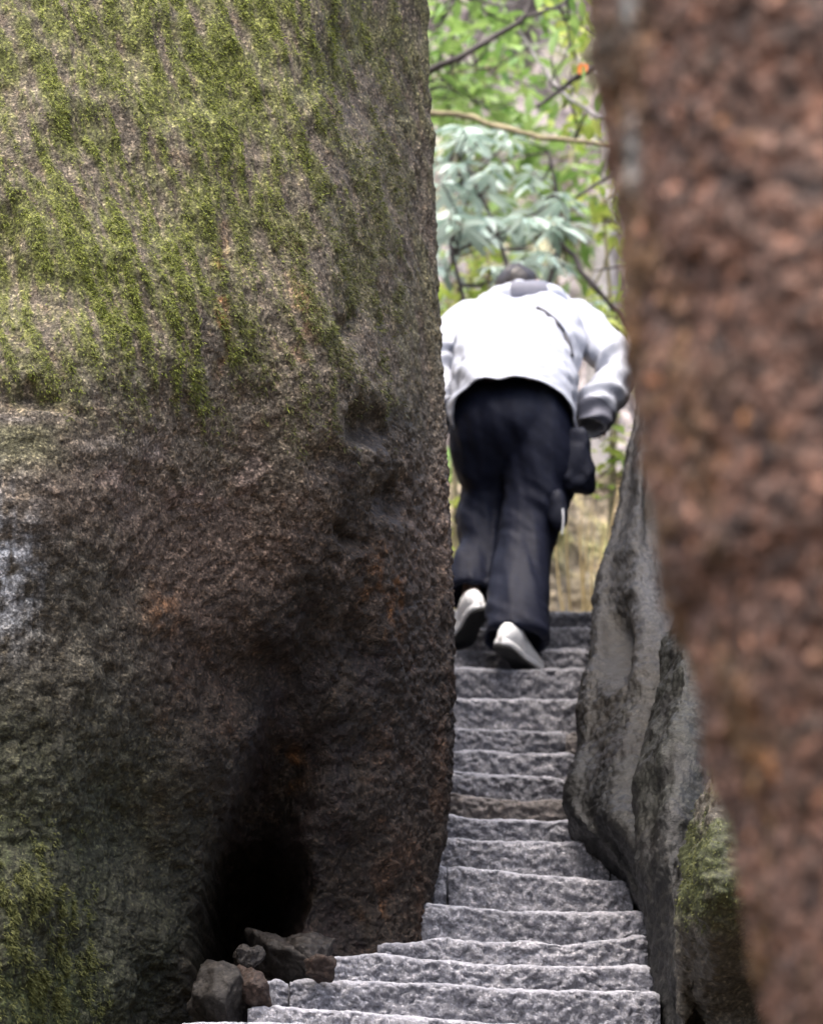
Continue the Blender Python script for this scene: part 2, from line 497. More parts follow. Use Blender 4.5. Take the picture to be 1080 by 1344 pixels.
    moss_tufts('dark_moss', G2, N2, 12000, M['moss_dark'], root, fl, .006, .018, .0014, w2)
left_rock()

# ---- boulder close to the camera on the right
def near_rock():
    Yn = 6.2
    def L(py, e, s=1.0, back=0):
        return (py, Yn, [(e, Yn + .25), (e + 28, Yn - .02), (e + 130, Yn - .22), (e + 290, Yn - .33), (e + 520, Yn - .33), (e + 1000, Yn + .0), (e + 1000, Yn + .9), (e + 500, Yn + 1.5), (e + 160, Yn + 1.2), (e + 40, Yn + .7)])
    lv = [L(-620, 900), L(-420, 820), L(-200, 786), L(0, 784), L(70, 790), L(110, 800), L(170, 807), L(250, 812), L(350, 819), L(430, 835), L(550, 846), L(640, 860), L(740, 880), L(790, 906), L(900, 924), L(1000, 950), L(1080, 972), L(1180, 990), L(1280, 1006), L(1344, 1014), L(1460, 1030), L(1700, 1040), L(2300, 1000)]
    us = dense_us(10, {0, 1, 2, 3}, 10, 50)
    nz = 520
    zp = np.concatenate([np.linspace(0, 2.5, 50), np.linspace(2.5, 20, 440), np.linspace(20.05, 22, 30)])
    G = loft_rock(lv, us, nz, zpow=zp)
    N = orient_out(G)
    d = fbm(G, 4, 3) * .02 + fbm(G, 17, 3, off=3) * .010 + fbm(G, 45, 3, off=6) * .011
    G2 = G + N * d[..., None]
    px, py = topix(G2)
    n1 = fbm(G, 5, 3, off=1); n2 = fbm(G, 22, 3, off=2); n3 = fbm(G, 62, 3, off=3)
    col = np.zeros(G.shape) + np.array([.235, .115, .075])
    col = mixc(col, (.44, .27, .21), sst(.06, .42, n3) * .9)
    col = mixc(col, (.06, .035, .03), sst(.0, .45, n2) * .85)
    col = mixc(col, (.22, .14, .07), sst(.15, .55, n1 + .35 * n2) * .4)
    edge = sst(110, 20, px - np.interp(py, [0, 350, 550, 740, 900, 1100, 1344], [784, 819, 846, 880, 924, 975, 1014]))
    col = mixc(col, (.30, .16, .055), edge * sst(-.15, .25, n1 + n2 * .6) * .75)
    col = mixc(col, (.05, .045, .03), blob(px, py, 795, 60, 26, 60) * .8)
    col = mixc(col, (.55, .60, .60), np.clip(blob(px, py, 828, 205, 9, 48) + blob(px, py, 824, 10, 10, 26), 0, 1) * .9)
    col = mixc(col, (.20, .145, .14), sst(.0, .5, n1) * sst(960, 1080, px) * sst(500, 200, py) * .7)
    spots = sst(.72, .85, fbm(G, 26, 1, off=77))
    col = mixc(col, (.50, .20, .04), spots * .5)
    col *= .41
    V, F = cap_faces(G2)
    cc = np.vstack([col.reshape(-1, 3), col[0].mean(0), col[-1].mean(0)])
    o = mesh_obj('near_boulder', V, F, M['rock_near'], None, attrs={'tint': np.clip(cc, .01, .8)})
    tag(o, 'out of focus reddish brown granite boulder with coarse pink crystals', 'boulder')
near_rock()

# ---- leaning rocks right of the stairs
def side_rocks():
    # leaning slab; contour: 0 left edge, 1 front-left, 2 front, 3 front-right, 4 right, 5 back right, 6 back, 7 back-left
    def L(py, Yr, e, ridge, r, yo=0):
        return (py, Yr, [(e, Yr + .35), (e + (ridge - e) * .35, Yr + .12), (ridge, Yr - .06), (r, Yr + .1), (r + 120, Yr + .6), (r + 120, Yr + 1.8), (r, Yr + 2.4), (e + 40, Yr + 1.6)])
    lv = [L(330, 17.5, 868, 885, 930), L(420, 17.3, 850, 868, 930), L(480, 17.1, 839, 858, 925), L(560, 16.8, 827, 848, 915), L(640, 16.5, 810, 842, 905), L(720, 16.1, 791, 838, 900), L(790, 15.8, 778, 846, 905), L(850, 15.5, 768, 850, 925), L(900, 15.3, 760, 846, 930), L(950, 15.15, 754, 835, 930), L(1000, 15.0, 748, 825, 930), L(1040, 14.9, 745, 815, 930), L(1072, 14.75, 762, 815, 930), L(1105, 14.6, 800, 840, 930), L(1150, 14.45, 828, 860, 940), L(1190, 14.3, 850, 880, 950), L(1240, 14.15, 860, 890, 960), L(1344, 13.9, 872, 900, 970), L(1500, 13.7, 885, 910, 980)]
    us = dense_us(8, {0, 1, 2, 3}, 8, 36)
    G = loft_rock(lv, us, 440)
    N = orient_out(G)
    px, py = topix(G)
    d = fbm(G, 2.4, 3) * .03 + fbm(G, 8, 3, off=3) * .012 + fbm(G, 30, 3, off=6) * .008 + fbm(G, 80, 2, off=7) * .003
    Q = G.copy(); Q[..., 0] *= 16; Q[..., 1] *= 4; Q[..., 2] *= 3.0; Q[..., 0] += G[..., 2] * 4
    d += fbm(Q, 1, 3, off=9) * .006
    d -= .10 * blob(px, py, 808, 845, 16, 42)
    d -= .06 * blob(px, py, 855, 655, 9, 40)
    G2 = G + N * d[..., None]
    px, py = topix(G2)
    n1 = fbm(G, 3, 4, off=1); n2 = fbm(G, 9, 4, off=2); n3 = fbm(G, 26, 3, off=3)
    col = np.zeros(G.shape) + np.array([.19, .168, .142])
    col = mixc(col, (.11, .095, .075), sst(-.1, .4, n2) * .3)
    col = mixc(col, (.10, .11, .085), sst(-.1, .4, n1) * sst(850, 1000, py) * .8)
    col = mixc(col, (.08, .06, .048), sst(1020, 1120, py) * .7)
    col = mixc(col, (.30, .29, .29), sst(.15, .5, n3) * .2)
    wet = blob(px, py, 852, 770, 22, 50)  # pale wet sheen on the ridge, painted into the slab's colour
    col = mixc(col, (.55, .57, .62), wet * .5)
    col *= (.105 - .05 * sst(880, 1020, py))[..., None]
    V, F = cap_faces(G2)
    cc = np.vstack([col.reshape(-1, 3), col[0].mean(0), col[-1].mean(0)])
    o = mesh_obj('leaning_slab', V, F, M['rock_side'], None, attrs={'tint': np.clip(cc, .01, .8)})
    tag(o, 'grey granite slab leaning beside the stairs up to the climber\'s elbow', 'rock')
    # second rock, lower, with a streaked face
    def L2(py, Yr, e, m, r):
        return (py, Yr, [(e, Yr + .3), (e + (m - e) * .4, Yr + .05), (m, Yr - .08), (r, Yr + .05), (r + 60, Yr + .4), (r + 60, Yr + 1.1), (r, Yr + 1.5), (e + 30, Yr + 1.1)])
    lv = [L2(788, 14.9, 896, 905, 925), L2(800, 14.8, 886, 906, 945), L2(840, 14.6, 872, 905, 960), L2(900, 14.4, 858, 900, 965), L2(960, 14.25, 846, 895, 960), L2(1050, 14.05, 838, 885, 945), L2(1120, 13.95, 842, 880, 930), L2(1200, 13.85, 856, 885, 925), L2(1280, 13.75, 868, 890, 925), L2(1344, 13.65, 876, 895, 930), L2(1500, 13.5, 880, 900, 935)]
    us = dense_us(8, {0, 1, 2, 3}, 8, 30)
    G = loft_rock(lv, us, 330)
    N = orient_out(G)
    d = fbm(G, 4, 3, off=11) * .03 + fbm(G, 12, 3, off=3) * .010 + fbm(G, 40, 3, off=6) * .006
    Q = G.copy(); Q[..., 0] *= 22; Q[..., 1] *= 4; Q[..., 2] *= 2.5; Q[..., 0] += G[..., 2] * 9
    d += fbm(Q, 1, 3, off=19) * .005
    G2 = G + N * d[..., None]
    px, py = topix(G2)
    n2 = fbm(G, 9, 4, off=12); n3 = fbm(G, 26, 3, off=13)
    col = np.zeros(G.shape) + np.array([.125, .13, .112])
    col = mixc(col, (.075, .07, .055), sst(-.1, .4, n2) * .7)
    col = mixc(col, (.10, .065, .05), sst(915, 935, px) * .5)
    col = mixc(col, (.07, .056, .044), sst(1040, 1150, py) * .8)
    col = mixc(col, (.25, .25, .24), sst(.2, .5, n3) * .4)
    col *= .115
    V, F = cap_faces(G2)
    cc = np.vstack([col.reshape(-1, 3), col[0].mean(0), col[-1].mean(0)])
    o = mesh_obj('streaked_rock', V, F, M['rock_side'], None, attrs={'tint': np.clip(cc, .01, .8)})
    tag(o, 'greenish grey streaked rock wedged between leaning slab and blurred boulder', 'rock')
    # mossy rock low in the gap
    def L3(py, Yr, e, m, r, b=.0):
        return (py, Yr, [(e, Yr + .25), (e + (m - e) * .4, Yr + .06 + b), (m, Yr - .1 + b), (r, Yr + b), (r + 60, Yr + .3), (r + 40, Yr + .8), (m, Yr + 1.0), (e + 20, Yr + .7)])
    lv = [L3(985, 13.3, 948, 962, 985), L3(1000, 13.2, 936, 960, 1005), L3(1040, 13.1, 915, 955, 1040), L3(1100, 13.0, 898, 945, 1060), L3(1170, 12.95, 890, 940, 1060), L3(1215, 13.0, 890, 940, 1060, .03), L3(1255, 13.1, 893, 940, 1060, .10), L3(1300, 13.2, 896, 940, 1060, .28), L3(1360, 13.2, 900, 940, 1060, .34), L3(1500, 13.1, 900, 940, 1060, .2)]
    us = dense_us(8, {0, 1, 2, 3}, 8, 34)
    G = loft_rock(lv, us, 300)
    N = orient_out(G)
    d = fbm(G, 5, 3, off=14) * .03 + fbm(G, 14, 3, off=3) * .018 + fbm(G, 45, 3, off=6) * .007
    G2 = G + N * d[..., None]
    N2 = orient_out(G2)
    px, py = topix(G2)
    n1 = fbm(G, 6, 3, off=24); n2 = fbm(G, 14, 3, off=25)
    col = np.zeros(G.shape) + np.array([.05, .045, .036])
    ms = np.clip(sst(1260, 1180, py + 50 * n1) * sst(-.35, .2, n1 + n2 * .6 + .3 * blob(px, py, 925, 1130, 50, 70)), 0, 1)
    col = mixc(col, (.038, .045, .016), ms * .9)
    V, F = cap_faces(G2)
    cc = np.vstack([col.reshape(-1, 3), col[0].mean(0), col[-1].mean(0)])
    root = empty('mossy_rock', (W(940, 1500, 13.3)))
    tag(root, 'small rock coated in bright green moss above a dark gap', 'rock')
    mesh_obj('rock', V, F, M['rock_side'], root, attrs={'tint': np.clip(cc, .01, .8)})
    moss_tufts('moss', G2, N2, 3000, M['moss_dark'], root, np.array([-.1, -.1, -.7]), .004, .010, .0014, ms ** 2 * sst(13.6, 13.3, G[..., 1]))
side_rocks()
def big_side():
    def L(py, y, a): return (py, 17.0, [(a, y + .5), (a + 50, y + .05), (a + 200, y - .25), (a + 420, y - .3), (a + 760, y), (a + 900, y + 1.2), (a + 500, y + 2.6), (a + 80, y + 2.0)])
    lv = [L(60, 18.2, 1130), L(140, 17.8, 1040), L(300, 17.3, 985), L(500, 17.0, 965), L(700, 16.7, 960), L(900, 16.4, 965), L(1100, 16.1, 970), L(1300, 15.8, 975), L(1500, 15.6, 980)]
    G = loft_rock(lv, dense_us(8, {0, 1, 2, 3}, 10, 44), 260)
    N = orient_out(G)
    d = fbm(G, 1.2, 3, off=91) * .10 + fbm(G, 5, 4, off=92) * .04 + fbm(G, 24, 3, off=93) * .01
    G2 = G + N * d[..., None]
    n1 = fbm(G, 2, 4, off=94); n2 = fbm(G, 9, 3, off=95)
    col = np.zeros(G.shape) + np.array([.07, .06, .05])
    col = mixc(col, (.035, .028, .022), sst(-.1, .4, n1) * .8)
    col = mixc(col, (.07, .08, .028), sst(.0, .45, n2 - n1 * .5) * .6)
    V, F = cap_faces(G2)
    cc = np.vstack([col.reshape(-1, 3), col[0].mean(0), col[-1].mean(0)])
    o = mesh_obj('shaded_boulder', V, F, M['rock_side'], None, attrs={'tint': np.clip(cc, .01, .8)})
    tag(o, 'dark boulder half hidden behind the leaning slab and the blurred boulder', 'boulder')
big_side()

# ------------------------------------------------------------------ stone stairs
STEPS = [  # photographed top edge of each stone, lowest first
    [(325, 1318), (500, 1328), (648, 1342), (875, 1352)],
    [(380, 1284), (500, 1287), (722, 1297), (866, 1300)],
    [(418, 1254), (503, 1250), (548, 1256), (622, 1261), (722, 1267), (833, 1265), (860, 1269)],
    [(495, 1238), (530, 1235), (589, 1230), (630, 1235), (685, 1233), (737, 1239), (800, 1231), (852, 1226)],
    [(549, 1184), (600, 1187), (678, 1193), (760, 1194), (852, 1195)],
    [(588, 1134), (640, 1139), (707, 1147), (770, 1151), (818, 1154), (830, 1160)],
    [(560, 1090), (581, 1097), (648, 1101), (730, 1103), (799, 1101)],
    [(560, 1063), (590, 1067), (630, 1072), (730, 1076), (786, 1073)],
    [(560, 1034), (610, 1042), (663, 1048), (700, 1049), (750, 1047)],
    [(565, 1010), (600, 1011), (637, 1013), (690, 1017), (741, 1018)],
    [(565, 984), (600, 984), (637, 982), (685, 987), (754, 985)],
    [(565, 954), (640, 956), (700, 958), (742, 960)],
    [(565, 914), (620, 915), (680, 916), (764, 915)],
    [(565, 873), (620, 875), (690, 876), (770, 874)],
    [(565, 851), (640, 852), (700, 849), (773, 850)],
    [(565, 823), (640, 821), (700, 822), (778, 821)],
    [(565, 797), (640, 799), (700, 801), (790, 801)],
]
SIDE = [  # (step index, edge) small make-up stones at the ends of a step
    (1, [(350, 1283), (366, 1284), (378, 1286)], 'step'),
    (5, [(553, 1127), (570, 1129), (586, 1133)], 'step'),
    (6, [(801, 1102), (810, 1102), (819, 1104)], 'step'),
    (9, [(743, 1014), (750, 1015), (756, 1016)], 'step_brown'),
    (11, [(744, 957), (752, 957), (762, 958)], 'step_brown'),
    (2, [(862, 1262), (868, 1262), (876, 1266)], 'rubble'),
]
def edge_xz(k, pts):
    Y = YS0 + k * TR
    w = [W(px, py, Y) for px, py in pts]
    return np.array([p.x for p in w]), np.array([p.z for p in w]), Y
def smooth_interp(x, xs, zs):
    z = np.interp(x, xs, zs)
    if len(z) > 15:
        k = np.hanning(11); k /= k.sum()
        z = np.convolve(np.pad(z, 5, mode='edge'), k, 'valid')
    return z
stairs = empty('stone_staircase', (float(W(600, 1316, YS0).x), YS0, float(W(600, 1316, YS0).z - .3)))
tag(stairs, 'steep flight of rough hewn grey granite steps between the boulders', 'staircase')
def make_step(k, pts, mat, seed, lower=None):
    xs, zs, Y0 = edge_xz(k, pts)
    n = max(14, int((xs[-1] - xs[0]) / .0055))
    x = np.linspace(xs[0], xs[-1], n)
    z = smooth_interp(x, xs, zs)
    if lower is None:
        zb = z - .22
    else:
        lx, lz, _ = edge_xz(k - 1, STEPS[k - 1])
        zb = np.minimum(np.interp(x, lx, lz) - .02, z - .05)
    xr = np.stack([x * 1.0, np.full(n, Y0 + seed * 3.7), z], -1)
    e1 = fbm(xr, 9, 3) * .010 + fbm(xr, 45, 2) * .003
    z = z + e1 * .5
    rad = .024 + .010 * fbm(xr, 6, 2, off=3)
    set_ = fbm(xr, 4, 2, off=9) * .012
    prof = []
    tread = np.concatenate([np.linspace(TR + .05, .06, 12), np.linspace(.05, .03, 4)])
    for t in tread:
        prof.append((np.full(n, Y0 + t) + set_ * (t < .1), z - .001 * np.ones(n) + 0 * t))
    for a in np.linspace(0, math.pi / 2, 9)[1:]:
        prof.append((Y0 + set_ + rad - rad * math.sin(a), z - rad + rad * math.cos(a)))
    nr = 24
    for q in np.linspace(0, 1, nr)[1:]:
        prof.append((Y0 + set_ + .010 * q, (z - rad) * (1 - q) + zb * q))
    G = np.zeros((len(prof), n, 3))
    for i, (yy, zz) in enumerate(prof):
        G[i, :, 0] = x; G[i, :, 1] = yy; G[i, :, 2] = zz
    nt_ = len(tread)
    Gs = G.copy(); Gs[..., 1] += seed * 3.7
    ris = np.zeros(len(prof)); ris[nt_:] = np.minimum(1, (np.arange(len(prof) - nt_) + 1) / 8)
    ch = fbm(Gs, 20, 3, off=2)
    rough = (ch * .012 + .010 * sst(.2, .0, np.abs(fbm(Gs * np.array([1, 1, 1.5]), 15, 3, off=5))) + np.minimum(fbm(Gs, 48, 2, off=7), .2) * .012) * (.2 + .8 * ris[:, None])
    G[..., 1] += rough * (ris[:, None] > 0)
    G[..., 2] += fbm(Gs, 14, 3, off=15) * .006 * (1 - ris[:, None]) + fbm(Gs, 60, 2, off=16) * .002
    # chipped corners at both ends
    ex = np.minimum(x - x[0], x[-1] - x)
    chip = np.exp(-(ex / .012) ** 2) * .010
    G[nt_ - 4:nt_ + 9, :, 2] -= chip * .8
    G[nt_:, :, 1] += chip
    # close underside and back
    wr = np.zeros(len(prof)); wr[:nt_] = .65; wr[nt_:nt_ + 5] = [.75, .8, .7, .5, .2]  # foot wear on treads; rims also paled for sky light on the edge
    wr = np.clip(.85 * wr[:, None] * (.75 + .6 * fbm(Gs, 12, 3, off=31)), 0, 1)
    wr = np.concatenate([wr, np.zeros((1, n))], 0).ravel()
    bot = G[-1].copy(); bot[:, 1] = Y0 + TR + .05
    G = np.concatenate([G, bot[None]], 0)
    m_, c_ = G.shape[:2]
    V = G.reshape(-1, 3)
    F = [tuple(f) for f in grid_faces(m_, c_, False)]
    F += [tuple((m_ - 1) * c_ + q for q in (j, j + 1)) + (j + 1, j) for j in range(c_ - 1)]
    F.append(tuple(i * c_ for i in range(m_)))
    F.append(tuple(i * c_ + c_ - 1 for i in reversed(range(m_))))
    return mesh_obj('step', V, F, M[mat], stairs, attrs={'worn_lit': wr})
make_step(-1, [(232, 1342), (345, 1338), (430, 1346), (620, 1362), (890, 1378)], 'step', 19)
for k, pts in enumerate(STEPS):
    make_step(k, pts, 'step_brown' if k == 8 else 'step', k + 1, None if k == 0 else 1)
for i, (k, pts, mm) in enumerate(SIDE):
    o = make_step(k, pts, mm, 30 + i, 1 if k else None)
    o.name = 'filler_stone'

# rubble beside the lowest steps
def chunk(name, ctr, size, seed, mat, rot=(0, 0, 0), cuts=9):
    bm = bmesh.new()
    bmesh.ops.create_icosphere(bm, subdivisions=5, radius=1)
    P = np.array([v.co[:] for v in bm.verts])
    rg = np.random.default_rng(seed)
    for _ in range(cuts):
        nrm = rg.normal(size=3); nrm /= np.linalg.norm(nrm)
        dd = P @ nrm
        lim = rg.uniform(.5, .75)
        P = P - np.maximum(dd - lim, 0)[:, None] * nrm * .93
    P = P * np.array(size)
    P = P @ np.array(Matrix.Rotation(rot[2], 3, 'Z') @ Matrix.Rotation(rot[1], 3, 'Y') @ Matrix.Rotation(rot[0], 3, 'X')).T
    nn = P / np.linalg.norm(P, axis=1)[:, None]
    Pw = P + np.array(ctr)
    P = Pw + nn * (fbm(Pw, 9, 3, off=seed) * .025 + fbm(Pw, 40, 3, off=seed) * .009)[:, None]
    F = [[v.index for v in f.verts] for f in bm.faces]
    bm.free()
    o = mesh_obj(name, P, F, M[mat])
    return o
tag(chunk('loose_stone', W(292, 1312, 13.6), (.105, .16, .125), 3, 'pale_stone', (.1, .5, .3), 14), 'grey angular stone at the mouth of the dark hollow', 'stone')
tag(chunk('loose_stone', W(334, 1310, 13.56), (.05, .10, .085), 5, 'wedge', (.2, -.5, .1), 14), 'small brown wedge stone beside the grey angular stone', 'stone')
tag(chunk('loose_stone', W(366, 1262, 14.2), (.13, .2, .105), 8, 'rubble', (.3, .2, .5), 12), 'dark wet rubble stone inside the hollow under the boulder', 'stone')
tag(chunk('loose_stone', W(408, 1262, 14.15), (.09, .16, .085), 12, 'rubble', (.1, -.3, .2), 12), 'dark stone touching the left end of a step', 'stone')

rs = random.Random(21)
for i in range(6):
    px, py = rs.uniform(300, 425), rs.uniform(1262, 1278)
    r = rs.uniform(.018, .04)
    tag(chunk('loose_stone', W(px, py - r * 150, 13.72 + rs.uniform(0, .2)), (r * rs.uniform(1, 1.5), r * 1.2, r), 40 + i, rs.choice(['rubble', 'wedge']), (rs.random(), rs.random(), rs.random()), 12),
        'small dark stone among the rubble under the boulder hollow', 'stone', 'small rubble in the hollow')

# ------------------------------------------------------------------ the climber
M['jacket'] = plain('white_shell_fabric', (.40, .425, .495), .5, .03, 60, sheen=.05, bump=.15)
M['grey_fabric'] = plain('grey_fabric', (.115, .12, .155), .7, .08, 80, bump=.2)
M['trousers'] = plain('navy_twill', (.007, .009, .021), .65, .2, 50, spec=.2, sheen=.0, bump=.2)
M['bag'] = plain('dark_nylon', (.009, .011, .022), .65, .2, 60, spec=.2, bump=.2)
M['skin'] = plain('skin', (.55, .36, .28), .5, .08, 40)
M['hair'] = plain('dark_hair', (.022, .018, .018), .4, .3, 120, bump=.6)
M['shoe_white'] = plain('white_mesh_shoe', (.80, .80, .80), .5, .04, 90, bump=.2)
M['outsole'] = plain('dark_rubber_sole', (.011, .011, .011), .8, .3, 120, bump=.6)
M['strap'] = plain('strap_webbing', (.03, .03, .042), .6, .1, 90)
M['metal'] = plain('pale_webbing', (.5, .52, .56), .4, .1, 40)

person = empty('person', (W(672, 877, 17.3)))
tag(person, 'person in white jacket and navy trousers bent forward climbing the stone steps', 'person')

def remesh(verts, faces, voxel, smooth_it=6):
    me = bpy.data.meshes.new('tmp')
    me.from_pydata([tuple(v) for v in verts], [], [tuple(map(int, f)) for f in faces])
    o = bpy.data.objects.new('tmp', me); C.objects.link(o)
    m = o.modifiers.new('r', 'REMESH'); m.mode = 'VOXEL'; m.voxel_size = voxel
    if smooth_it:
        s = o.modifiers.new('s', 'SMOOTH'); s.factor = .5; s.iterations = smooth_it
    e = o.evaluated_get(bpy.context.evaluated_depsgraph_get()).to_mesh()
    V = np.zeros(len(e.vertices) * 3); e.vertices.foreach_get('co', V); V = V.reshape(-1, 3)
    Nn = np.zeros(len(e.vertices) * 3); e.vertices.foreach_get('normal', Nn); Nn = Nn.reshape(-1, 3)
    F = [tuple(p.vertices) for p in e.polygons]
    bpy.data.objects.remove(o); bpy.data.meshes.remove(me)
    return V, Nn, F
def tube_grid(rings, nseg=40, nth=36, power=1.0):
    """rings: (center Vector, half width, half depth) -> grid"""
    A = np.array([[*c, a, b] for c, a, b in rings])
    t = np.linspace(0, len(A) - 1 - 1e-6, nseg)
    K = crom(A, t, closed=False)
    c = K[:, :3]
    tan = np.gradient(c, axis=0); tan /= np.linalg.norm(tan, axis=1)[:, None]
    xd = np.array([1.0, 0, 0]) - tan * tan[:, :1]
    xd /= np.linalg.norm(xd, axis=1)[:, None]
    yd = np.cross(tan, xd)
    th = np.linspace(0, 2 * np.pi, nth, endpoint=False)
    return c[:, None] + xd[:, None] * (K[:, 3:4] * np.cos(th))[..., None] + yd[:, None] * (K[:, 4:5] * np.sin(th))[..., None]
def closed(G, off=0):
    V, F = cap_faces(G)
    V[-2] = G[0].mean(0); V[-1] = G[-1].mean(0)
    return V, [tuple(q + off for q in f) for f in F]
def ellipsoid(c, r, nu=24, nv=16, off=0):
    u = np.linspace(0, 2 * np.pi, nu, endpoint=False); v = np.linspace(.05, np.pi - .05, nv)
    G = np.stack([np.cos(u)[None] * np.sin(v)[:, None] * r[0] + c[0], np.sin(u)[None] * np.sin(v)[:, None] * r[1] + c[1], np.cos(v)[:, None] * r[2] + c[2] + 0 * u[None]], -1)
    return closed(G, off)
PX = 1 / 375.0
def rg(l): return [(W(a, b, y), rx * PX, ry) for a, b, y, rx, ry in l]
def join(parts):
    V, F, o = [], [], 0
    for v, f in parts:
        V.append(v); F += [tuple(q + o for q in g) for g in f]; o += len(v)
    return np.vstack(V), F

def trousers():
    rl = rg([(700, 520, 17.44, 40, .14), (706, 560, 17.43, 49, .155), (708, 600, 17.43, 49, .15), (704, 650, 17.44, 47, .135), (691, 700, 17.42, 40, .12), (683, 760, 17.33, 39, .11), (679, 805, 17.25, 42, .11), (676, 842, 17.21, 44, .115)])
    ll = rg([(645, 520, 17.44, 40, .14), (636, 560, 17.45, 48, .155), (635, 600, 17.5, 46, .14), (641, 640, 17.56, 36, .125), (632, 680, 17.56, 35, .115), (632, 725, 17.52, 31, .105), (620, 757, 17.46, 34, .105), (616, 784, 17.43, 34, .11)])
    parts = [closed(tube_grid(rl, 50)), closed(tube_grid(ll, 50)), ellipsoid(W(672, 556, 17.44), (.222, .185, .16))]
    V, F = join(parts)
    V, N, F = remesh(V, F, .0105, 8)
    px, py = topix(V)
    # hollow hems
    for cx, cy, rx, ry, rings in ((676, 842, 38, 26, rl), (614, 784, 28, 22, ll)):
        c = np.array(rings[-1][0]); a = np.array(rings[-2][0]); ax = c - a; ax /= np.linalg.norm(ax)
        rel = V - c; al = rel @ ax
        rad = np.linalg.norm((rel - al[:, None] * ax) / np.array([rx * PX, .085, .085]), axis=1)
        m = sst(1.0, .75, rad) * (al > -.03) * (np.linalg.norm(rel, axis=1) < .15)
        V = V - ax * (m * .06)[:, None]
    # creases: long drag folds plus bunching at knees and hems
    Q = V * np.array([17, 9, 3.2]); Q[:, 0] += V[:, 2] * 2.2
    d = fbm(Q, 1, 2, gain=.4) * .011
    Q = V * np.array([7, 7, 20]); Q[:, 2] += V[:, 0] * 14
    bunch = sst(600, 640, py) * sst(720, 680, py) + sst(770, 800, py) + .4
    d += fbm(Q, 1, 2, off=8) * .007 * bunch
    # front crease line of right leg
    V = V + N * d[:, None]
    return mesh_obj('trousers', V, F, M['trousers'], person)
trousers()

def sub(name, V, F, mat, parent_part):
    """a sub-part: its parent is a part of the person, whose origin is the person's"""
    o = mesh_obj(name, np.asarray(V) - np.array(person.location), F, mat, None)
    o.parent = parent_part
    return o

